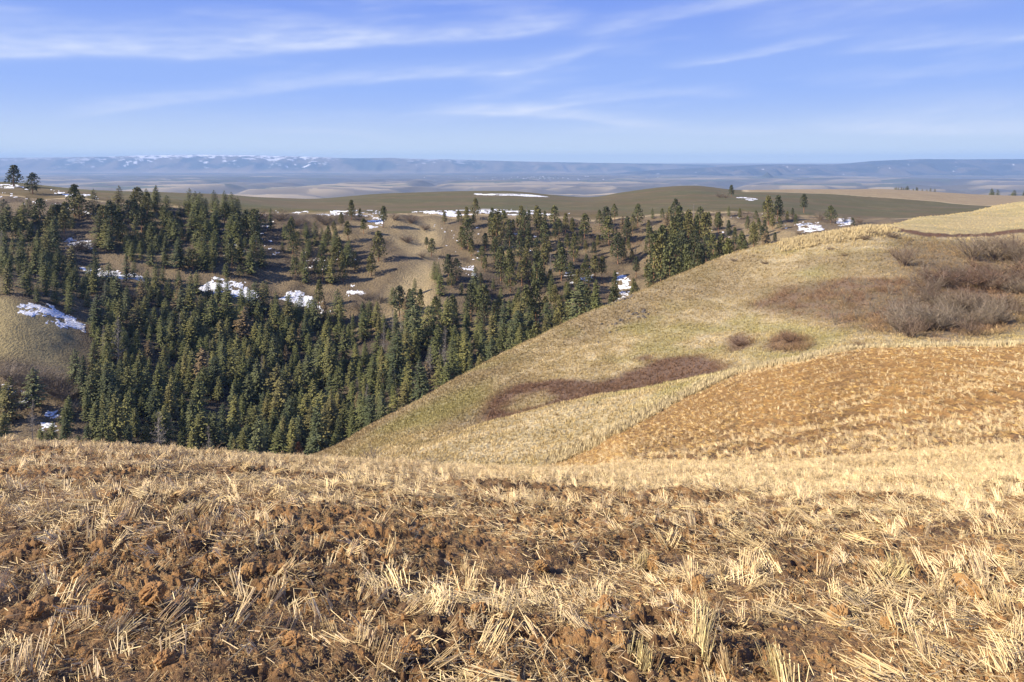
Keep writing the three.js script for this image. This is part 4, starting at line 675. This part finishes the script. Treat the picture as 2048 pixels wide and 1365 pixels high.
{
  const geos = [1, 2, 3].map((s) => bladeTuft(s, 11, 0.9, 0.10, 0.45)), R = rng(515), list = [];
  for (let i = 0; i < 175000; i++) {
    const x = lerp(-250, 2400, R()), s = 1.4 + R() * 6.1, D = lineD(x, s), X = (x - CX) / F * D, Z = -D;
    if (D < 22 || inField(X, Z) > 0.1) continue;
    const y = ground(X, Z), c = hillColor(X, Z), e = D - field2Bottom(x); let k = R() < 0.06 ? 0.5 + 0.2 * R() : 0.8 + 0.45 * R();
    const lum = c[0]; const shr = lum < 0.2 ? 1.25 : 1, f2 = x > 1735 && e > -5 && D > 140;
    if (f2 && R() < 0.6) continue; if (lum < 0.27 && R() < 0.6) continue; if (trail(X, Z) < 0.35 && R() < 0.6) continue;
    const sc = (0.12 + 0.17 * R()) * (0.5 + D / 150) * shr * (f2 ? 0.6 : 1);
    list.push([X, y - 0.02, Z, sc * 1.15, R() * 6.28, 0.1 * R(), -0.25 * R(), c[0] * k * 1.06, c[1] * k * 1.04, c[2] * k, Math.floor(R() * 3), 0.8 + 0.5 * R()]);
  }
  // taller pale grass along the field margin and on the spur top
  for (let i = 0; i < 2600; i++) { const x = lerp(1090, 2060, R()), D = fieldEdge(x) - 0.5 + R() * 5 * R(), X = (x - CX) / F * D, k = 0.8 + 0.4 * R(); list.push([X, ground(X, -D) - 0.02, -D, 0.2 + 0.22 * R(), R() * 6.28, 0, -0.2, 0.5 * k, 0.41 * k, 0.24 * k, Math.floor(R() * 3), 1.2]); }
  for (let i = 0; i < 2500; i++) { const x = lerp(1560, 1800, R()), s = 6.6 + R() * 0.7, D = lineD(x, s); if (D > field2Bottom(x) - 3 && x > 1735) continue; const X = (x - CX) / F * D, k = 0.8 + 0.4 * R(); list.push([X, ground(X, -D), -D, 0.5 + 0.6 * R(), R() * 6.28, 0, -0.2, 0.5 * k, 0.40 * k, 0.22 * k, Math.floor(R() * 3), 1.1]); }
  const stems = [bushGeo(21, 22, 0.8, 0.02), bushGeo(22, 20, 0.6, 0.02)], brush = [];
  for (let i = 0; i < 60000; i++) {
    const x = lerp(900, 2130, R()), s = 3.6 + R() * 3.7, D = lineD(x, s), X = (x - CX) / F * D, Z = -D, c = hillColor(X, Z); if (c[0] > 0.29 || (x > 1735 && D > field2Bottom(x) - 6)) continue;
    const cl = smooth(0.35, 0.65, fbm(X / 3 + 40, Z / 3, 3)); if (R() > 0.12 + 0.6 * cl) continue; const k = 0.75 + 0.7 * R(), low = s < 5.2 && x < 1500 ? 0.6 : 1; brush.push([X, ground(X, Z) - 0.05, Z, (0.35 + 0.55 * R() + 0.6 * cl * R()) * low, R() * 6.28, 0, 0, lerp(c[0] * 1.2, 0.2, 0.15) * k, lerp(c[1] * 1.12, 0.155, 0.15) * k, lerp(c[2] * 1.0, 0.115, 0.15) * k, i % 2, 1]);
  }
  scatter('brush_thicket', 'low red brown brush covering the brown patches of the hillside', stems, grassMat, brush);
  scatter('dry_grass', 'dry tan and olive grass covering the hillside', geos, grassMat, list);
}
{
  const R = rng(616), list = [], geos = [bushGeo(11, 26, 0.8, 0.03), bushGeo(12, 26, 0.7, 0.03)];
  for (let i = 0; i < 34000; i++) {
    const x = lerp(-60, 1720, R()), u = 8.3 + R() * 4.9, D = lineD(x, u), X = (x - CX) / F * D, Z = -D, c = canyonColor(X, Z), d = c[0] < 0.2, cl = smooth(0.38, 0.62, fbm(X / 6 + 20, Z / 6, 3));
    if (R() > 0.2 + 0.75 * cl) continue;
    if (knoll(X, Z) > 0 && R() < 0.45) continue; if (spurCenter(X, Z) > 2 && R() < 0.8) continue;
    const k = 0.7 + 0.75 * R(), H = (d ? 0.4 + 1.3 * R() * cl : 0.25 + 0.5 * R()), gr = 0.5 * R(); list.push([X, ground(X, Z) - 0.05, Z, H, R() * 6.28, 0, 0, lerp(c[0] * 1.15, 0.19, gr) * k, lerp(c[1] * 1.1, 0.15, gr) * k, lerp(c[2] * 1.15, 0.12, gr) * k, i % 2, 0.9]);
  }
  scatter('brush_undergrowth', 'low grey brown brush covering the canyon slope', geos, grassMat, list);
}

// ------------------------------------------------------------------ straw, stubble and clods on the field
function stalk(T, a, d, L, w, k) {      // three-sided straw
  const dir = new THREE.Vector3(...d).normalize(), s = new THREE.Vector3(dir.z + 0.02, 0.01, -dir.x).normalize().multiplyScalar(w), u = s.clone().cross(dir), b = [a[0] + dir.x * L, a[1] + dir.y * L, a[2] + dir.z * L], off = [0, 2.094, 4.189].map((t) => s.clone().multiplyScalar(Math.cos(t)).addScaledVector(u, Math.sin(t)));
  const A = off.map((o) => [a[0] + o.x, a[1] + o.y, a[2] + o.z]), B = off.map((o) => [b[0] + o.x * 0.9, b[1] + o.y * 0.9, b[2] + o.z * 0.9]);
  for (let i = 0; i < 3; i++) { const j = (i + 1) % 3; T.add(A[i], A[j], B[j], k); T.add(A[i], B[j], B[i], k); }
  T.add(B[0], B[1], B[2], k);
}
function stubbleTuft(seed, n, lean, spread) {
  const R = rng(seed), T = tris(), la = R() * 6.283;
  for (let i = 0; i < n; i++) {
    const along = (R() - 0.5) * 0.16, a = [along, -0.02, (R() - 0.5) * 0.05], ln = lean + (R() - 0.5) * spread, aa = la + (R() - 0.5) * 0.7, v = 0.72 + 0.5 * R();
    const L = 0.11 + 0.12 * R(); if (R() < 0.16) { const d2 = R() * 6.28; stalk(T, [a[0] + Math.cos(aa) * Math.sin(ln) * L, a[1] + Math.cos(ln) * L, a[2] + Math.sin(aa) * Math.sin(ln) * L], [Math.cos(d2), R() - 0.6, Math.sin(d2)], 0.05 + 0.09 * R(), 0.0022, [v, v, v * 0.9]); } stalk(T, a, [Math.cos(aa) * Math.sin(ln) + (R() - 0.5) * 0.12, Math.cos(ln), Math.sin(aa) * Math.sin(ln) + (R() - 0.5) * 0.12], L, 0.0024 + 0.0012 * R(), [v, v * (0.95 + 0.06 * R()), v * (0.85 + 0.2 * R())]);
  }
  for (let i = 0; i < 3; i++) { const a = R() * 6.28; stalk(T, [(R() - 0.5) * 0.12, 0.01, (R() - 0.5) * 0.1], [Math.cos(a), 0.1, Math.sin(a)], 0.12 * R() + 0.04, 0.002, [0.8, 0.75, 0.65]); }
  return T.geo();
}
function looseStraw(seed, n) { const R = rng(seed), T = tris(); for (let i = 0; i < n; i++) { const a = R() * 6.283, v = 0.7 + 0.5 * R(), L = 0.05 + 0.22 * R() * R(); stalk(T, [(R() - 0.5) * 0.3, 0.005 + 0.02 * R(), (R() - 0.5) * 0.3], [Math.cos(a), (R() - 0.35) * 0.35, Math.sin(a)], L, 0.0018 + 0.0012 * R(), [v, v * 0.97, v * (0.8 + 0.2 * R())]); } return T.geo(); }
function strawBundle(seed, n) { const R = rng(seed), T = tris(), a0 = R() * 6.28; for (let i = 0; i < n; i++) { const a = a0 + (R() - 0.5) * 0.5, v = 0.75 + 0.5 * R(); stalk(T, [(R() - 0.5) * 0.12, 0.008 + 0.035 * R(), (R() - 0.5) * 0.12], [Math.cos(a), 0.06 + 0.25 * R(), Math.sin(a)], 0.14 + 0.12 * R(), 0.0025 + 0.0012 * R(), [v, v * 0.97, v * 0.86]); } return T.geo(); }
const strawMat = new THREE.MeshStandardMaterial({ vertexColors: true, roughness: 0.75 });
const STRAW = [0.74, 0.585, 0.335];
const band = (X, D) => fbm(X * 0.33 + 0.6 * D, D * 1.25 + 11 + 0.06 * X, 3);       // rows where the plough left more stubble
{
  const tuftGeos = [[12, 0.2, 0.3], [15, 0.35, 0.4], [10, 0.75, 0.35], [16, 0.15, 0.35], [12, 1.05, 0.35], [9, 0.4, 0.6], [14, 0.95, 0.3], [11, 1.2, 0.4]].map(([n, l, s], i) => stubbleTuft(40 + i, n, l, s));
  const R = rng(717), list = [];
  let tries = 0;
  for (let i = 0; i < 270000; i++) {
    const x = lerp(-720, 2770, R()), D = Math.sqrt(lerp(1.7 * 1.7, 17.5 * 17.5, R())), X = (x - CX) / F * D, Z = -D;
    const dense = smooth(8.8, 11.8, D + 2.4 * (fbm(X * 0.5, 3, 2) - 0.5) + 0.7 * smooth(2, 6, X)), b = smooth(0.44, 0.66, band(X, D));
    if (R() > 0.007 + 0.09 * b + dense * (0.34 + 0.28 * smooth(-1, 5, X))) continue;
    if (list.length > 90000) break;
    const k = 0.74 + 0.46 * R(), g = 0.75 * R() * R(); tries++;
    const up = R() < 0.13 + 0.42 * dense;
    list.push([X, soilY(X, Z) - 0.012, Z, (0.5 + 0.34 * R()) * (1 - 0.12 * dense), R() * 6.28, (R() - 0.5) * 0.6, (R() - 0.5) * 0.6 + 0.1, lerp(STRAW[0], 0.36, g) * k, lerp(STRAW[1], 0.30, g) * k, lerp(STRAW[2], 0.19, g) * k, up ? [0, 1, 3, 5][Math.floor(R() * 4)] : [2, 4, 6, 7][Math.floor(R() * 4)], 1]);
  }
  const stripes = [[[1541, 873], [1632, 857], [1702, 849], [1800, 825], [1863, 806], [1958, 779], [2060, 756]], [[1672, 928], [1740, 912], [1802, 894], [1920, 872], [2060, 845]], [[1680, 816], [1735, 798]], [[1975, 748], [2060, 728]], [[1250, 925], [1400, 905], [1500, 885]], [[1480, 752], [1560, 735], [1680, 714]], [[1850, 940], [1950, 920], [2060, 905]]].map((l) => l.map(([x, y]) => hit(x, y, 14, 75)).filter(Boolean));
  function missed(X, Z) { let b = 9; for (const l of stripes) for (let i = 0; i < l.length - 1; i++) { const dx = l[i + 1].x - l[i].x, dz = l[i + 1].z - l[i].z, t = clamp(((X - l[i].x) * dx + (Z - l[i].z) * dz) / (dx * dx + dz * dz)); b = Math.min(b, Math.hypot(l[i].x + dx * t - X, l[i].z + dz * t - Z)); } return 1 - smooth(0.25, 0.75, b + 0.5 * (fbm(X * 1.3, Z * 1.3, 2) - 0.5)); }
  // far half of the field: smaller share of standing stubble, pale where whole rows were missed
  for (let i = 0; i < 165000; i++) {
    const x = lerp(1000, 2600, R()), D = Math.sqrt(lerp(16 * 16, 58 * 58, R())), X = (x - CX) / F * D, Z = -D; if (inField(X, Z) < 0.1) continue;
    const row = Math.max(0.75 * smooth(0.55, 0.66, fbm(X * 0.09 + 0.05 * D, D * 0.42 - X * 0.12 + 3, 3)) * (1 - smooth(22, 34, D)), missed(X, Z)), near = 1 - smooth(16, 20, D + 2 * fbm(X * 0.3, 4, 2));
    if (R() > 0.085 + 0.6 * row + 0.5 * near + 0.10 * furrow(X, Z)) continue;
    const k = 0.7 + 0.4 * R(); list.push([X, soilY(X, Z) - 0.02, Z, 0.6 + 0.42 * R(), R() * 6.28, (R() - 0.5) * 0.6, 0.15 + (R() - 0.5) * 0.6, STRAW[0] * k, STRAW[1] * k, STRAW[2] * k, Math.floor(R() * 8), 1]);
  }
  console.log('tufts', list.length);
  scatter('straw_stubble', 'cut pale straw stubble standing and leaning over the ploughed field', tuftGeos, strawMat, list);
  const loose = [1, 2, 3, 4].map((s) => looseStraw(60 + s, 14)).concat([1, 2, 3].map((s) => strawBundle(80 + s, 13))), list2 = [], R3 = rng(919);
  for (let i = 0; i < 21000; i++) {
    const x = lerp(-720, 2770, R3()), D = Math.pow(lerp(Math.pow(1.7, 1.3), Math.pow(17.5, 1.3), R3()), 1 / 1.3), X = (x - CX) / F * D, Z = -D; if (R3() > 0.08 + 0.9 * smooth(0.42, 0.62, fbm(X * 0.8 + 9, Z * 1.4, 3))) continue;
    const bundle = R3() < 0.13, k = 0.6 + 0.5 * R3(), g = R3() * 0.5; list2.push([X, soilY(X, Z) + 0.004, Z, 0.5 + 0.42 * R3(), R3() * 6.28, (R3() - 0.5) * 0.3, (R3() - 0.5) * 0.3, lerp(STRAW[0], 0.4, g) * k, lerp(STRAW[1], 0.29, g) * k, lerp(STRAW[2], 0.14, g) * k, bundle ? 4 + Math.floor(R3() * 3) : Math.floor(R3() * 4), 1]);
  }
  for (let i = 0; i < 43000; i++) { const x = lerp(980, 2600, R3()), D = Math.sqrt(lerp(16 * 16, 58 * 58, R3())), X = (x - CX) / F * D, Z = -D; if (inField(X, Z) < 0) continue; const k = 0.6 + 0.5 * R3(); list2.push([X, soilY(X, Z) + 0.004, Z, 0.45 + 0.35 * R3(), R3() * 6.28, (R3() - 0.5) * 0.4, (R3() - 0.5) * 0.4, 0.62 * k, 0.42 * k, 0.16 * k, Math.floor(R3() * 7), 1]); }
  for (let i = 0; i < 60000; i++) { const x = lerp(-600, 2650, R3()), D = Math.pow(lerp(Math.pow(1.7, 1.4), Math.pow(13, 1.4), R3()), 1 / 1.4), X = (x - CX) / F * D, Z = -D, k = 0.55 + 0.5 * R3(); list2.push([X, soilY(X, Z) + 0.003, Z, 0.16 + 0.26 * R3() * R3(), R3() * 6.28, (R3() - 0.5) * 0.6, (R3() - 0.5) * 0.6, 0.54 * k, 0.38 * k, 0.18 * k, Math.floor(R3() * 4), 1]); }
  scatter('loose_straw', 'loose broken straw littering the ploughed soil', loose, strawMat, list2);
}
const clodGeos = [0, 1, 2, 3, 4].map((s) => { const g = new THREE.IcosahedronGeometry(0.5, 10), p = g.attributes.position; for (let i = 0; i < p.count; i++) { const x = p.getX(i), y = p.getY(i), z = p.getZ(i), a = x * 3 + s * 9 + z * 1.7, b = y * 3 + z * 2.6 + 20 + s, k = 0.52 + 0.5 * fbm(a, b, 2) + 0.34 * fbm(a * 3.4, b * 3.4, 3) + 0.2 * fbm(a * 9, b * 9, 2); p.setXYZ(i, x * k * 1.25, y * k * 0.85, z * k * 1.1); if (Math.abs(fbm(a * 1.6 + 9, b * 1.6, 2) - 0.5) < 0.05) p.setXYZ(i, p.getX(i) * 0.86, p.getY(i) * 0.86, p.getZ(i) * 0.86); } g.computeVertexNormals(); return g; });
const crumbGeos = [0, 1, 2].map((s) => { const g = new THREE.IcosahedronGeometry(0.5, 2), p = g.attributes.position; for (let i = 0; i < p.count; i++) { const x = p.getX(i), y = p.getY(i), z = p.getZ(i), k = 0.35 + 1.2 * fbm(x * 4 + s * 5 + z * 2.5, y * 4 + z * 1.5, 3); p.setXYZ(i, x * k * 1.3, y * k * 0.75, z * k); } g.computeVertexNormals(); return g; });
const clodMat = new THREE.MeshStandardMaterial({ color: new THREE.Color(...C.soil), roughness: 1 }), clodMat2 = new THREE.MeshStandardMaterial({ color: new THREE.Color(0.30, 0.172, 0.064), roughness: 1 });
{
  const R = rng(1212), list = [], mat = new THREE.MeshStandardMaterial({ roughness: 1 });
  for (let i = 0; i < 49000; i++) { const x = lerp(-500, 2550, R()), D = Math.pow(lerp(Math.pow(1.7, 1.4), Math.pow(15, 1.4), R()), 1 / 1.4), X = (x - CX) / F * D, Z = -D; if (R() > 0.25 + smooth(0.4, 0.6, fbm(X * 1.2, Z * 1.2 + 30, 3))) continue; const s = 0.006 + 0.036 * Math.pow(R(), 3.4), k = 0.5 + 0.5 * R(); list.push([X, soilY(X, Z) + s * 0.05, Z, s, R() * 6.28, R() * 3, R() * 3, C.soil[0] * k, C.soil[1] * k, C.soil[2] * k, i % 3, 1]); }
  scatter('soil_crumbs', 'small brown crumbs of soil over the ploughed field', crumbGeos, mat, list);
}
{
  let first = true; const R = rng(1313);
  for (const [x, y, d, label, light] of [
    [458, 1150, 40, 'round orange brown clod standing clear left of centre', 1], [495, 1160, 32, 'lumpy orange clod right beside the round one', 1], [565, 1158, 24, null, 0], [545, 1160, 22, null, 0], [160, 1172, 36, 'rough brown clod near the left edge', 1], [305, 1232, 52, null, 0], [200, 1225, 44, null, 0], [70, 1255, 34, null, 0], [330, 1330, 40, null, 0], [1310, 1130, 34, 'orange brown clod among the stubble right of centre', 1], [1680, 1245, 46, 'large orange clod beside flattened straw at the lower right', 1], [1780, 1262, 34, 'rounded tan clod right of the large orange clod', 1], [1960, 1200, 44, null, 1], [1210, 1235, 40, null, 0], [1085, 1145, 30, null, 1], [920, 1195, 34, null, 0], [960, 1250, 40, null, 0], [720, 1250, 36, null, 0], [1400, 1185, 36, null, 1], [1500, 1160, 30, null, 1], [640, 1090, 26, null, 1], [530, 1085, 26, null, 1], [1930, 1180, 50, 'big clod with a dark shadow at the right edge', 1], [245, 1255, 44, null, 0], [1120, 1085, 26, null, 1], [1260, 1075, 24, null, 1], [420, 1235, 30, null, 0], [820, 1330, 44, null, 0], [585, 1300, 44, null, 0], [1240, 1320, 42, null, 1], [2010, 1120, 30, null, 1], [880, 1110, 24, null, 0],
  ]) {
    const p = hit(x, y, 1.6, 14); if (!p) continue; const s = 0.8 * d / F * -p.z, m = new THREE.Mesh(clodGeos[Math.floor(R() * 5)], light ? clodMat2 : clodMat);
    m.position.set(p.x, soilY(p.x, p.z) + s * 0.28, p.z); m.scale.setScalar(s * 0.95); m.rotation.set(R() * 0.5, R() * 6, R() * 0.5); shade(m);
    own(m, 'soil_clod', label ?? (light ? 'light orange brown clod lying between tufts of stubble' : x < 480 ? 'dark brown clod on the open soil at the left' : 'dark brown clod on the open soil at the centre'), 'clod', label ? undefined : light ? 'light clods between the stubble tufts' : 'dark clods on the open soil');
  }
}
// the biggest clumps of stubble nearest to the eye, each by itself
{
  const R = rng(1414), geos = [0, 1, 2, 3, 4, 5].map((s) => { const T = tris(), r = rng(200 + s), la = r() * 6.28; for (let i = 0; i < 42; i++) { const v = 0.7 + 0.5 * r(), ln = 0.15 + 0.35 * r(), aa = la + (r() - 0.5) * 1.6; stalk(T, [(r() - 0.5) * 0.22, -0.03, (r() - 0.5) * 0.07], [Math.cos(aa) * Math.sin(ln), Math.cos(ln), Math.sin(aa) * Math.sin(ln)], 0.16 + 0.11 * r(), 0.0025 + 0.0012 * r(), [v, v * (0.95 + 0.07 * r()), v * (0.8 + 0.2 * r())]); } return T.geo(); });
  const mats = [[0.62, 0.48, 0.29], [0.52, 0.43, 0.23], [0.66, 0.53, 0.35]].map((c) => new THREE.MeshStandardMaterial({ color: new THREE.Color(...c), vertexColors: true, roughness: 0.75 }));
  for (const [x, y, s, label] of [
    [185, 1022, 1.1, 'upright stubble clump at the left, above the flattened bundles'], [225, 1050, 1, null], [355, 1050, 1.1, null], [385, 1055, 1, null], [425, 1060, 1, null], [455, 1055, 1.1, null], [252, 1055, 1, null], [725, 1300, 0.9, 'green tinged stubble clump at the lower centre'], [770, 1350, 1, 'spread stubble clump at the bottom edge left of centre'], [1275, 1355, 1.1, 'tall stubble clump at the bottom edge right of centre'], [1405, 1330, 1.15, 'dense olive stubble clump at the bottom right of centre'], [1455, 1350, 1.1, null], [1570, 1370, 1.1, 'broad pale stubble clump at the bottom edge on the right'], [1385, 1180, 1.1, null], [1445, 1165, 1.1, null], [1500, 1165, 1.15, 'pale fan of stubble right of centre'], [1560, 1080, 1, null], [1600, 1085, 1, null], [1650, 1160, 1, null], [1770, 1170, 1.05, null], [1810, 1160, 1.05, null], [1975, 1165, 1.1, 'leaning pale stubble clump near the right edge'], [1880, 1185, 1, null], [2010, 1230, 1.1, 'upright stubble clump at the right edge'], [1285, 1130, 1, null], [1340, 1065, 1, null], [1390, 1070, 1, null], [40, 1350, 1, null], [1860, 1330, 1, null],
  ]) {
    const p = hit(x, Math.min(y, 1364), 1.5, 14) ?? atD(x, 2.3), m = new THREE.Mesh(geos[Math.floor(R() * 6)], mats[Math.floor(R() * 3)]); m.position.set(p.x, soilY(p.x, p.z) - 0.01, p.z); m.scale.setScalar(s * (0.62 + 0.16 * R())); m.rotation.y = R() * 6.28; m.rotation.z = (R() - 0.5) * 0.3; shade(m);
    own(m, 'stubble_clump', label ?? (x < 600 ? 'upright clump of cut straw in the row at the left' : x < 1520 ? 'upright clump of cut straw right of centre' : 'upright clump of cut straw at the right'), 'stubble', label ? undefined : 'upright clumps of cut straw');
  }
}

// things that still share a description are told apart by their order from the left
{
  const ORD = ['first', 'second', 'third', 'fourth', 'fifth', 'sixth', 'seventh', 'eighth', 'ninth', 'tenth', 'eleventh', 'twelfth'], by = {};
  for (const o of scene.children) if (o.userData.category) (by[o.userData.label] ??= []).push(o);
  for (const k in by) { const a = by[k]; if (a.length < 2 || a.length > 12) continue; a.sort((p, q) => pxOf(p.position.x, p.position.z) - pxOf(q.position.x, q.position.z)); a.forEach((o, i) => { o.userData.label = a.length === 2 ? k + (i ? ', right of two' : ', left of two') : k + ', ' + ORD[i] + ' from left'; }); }
}
renderer.render(scene, camera);
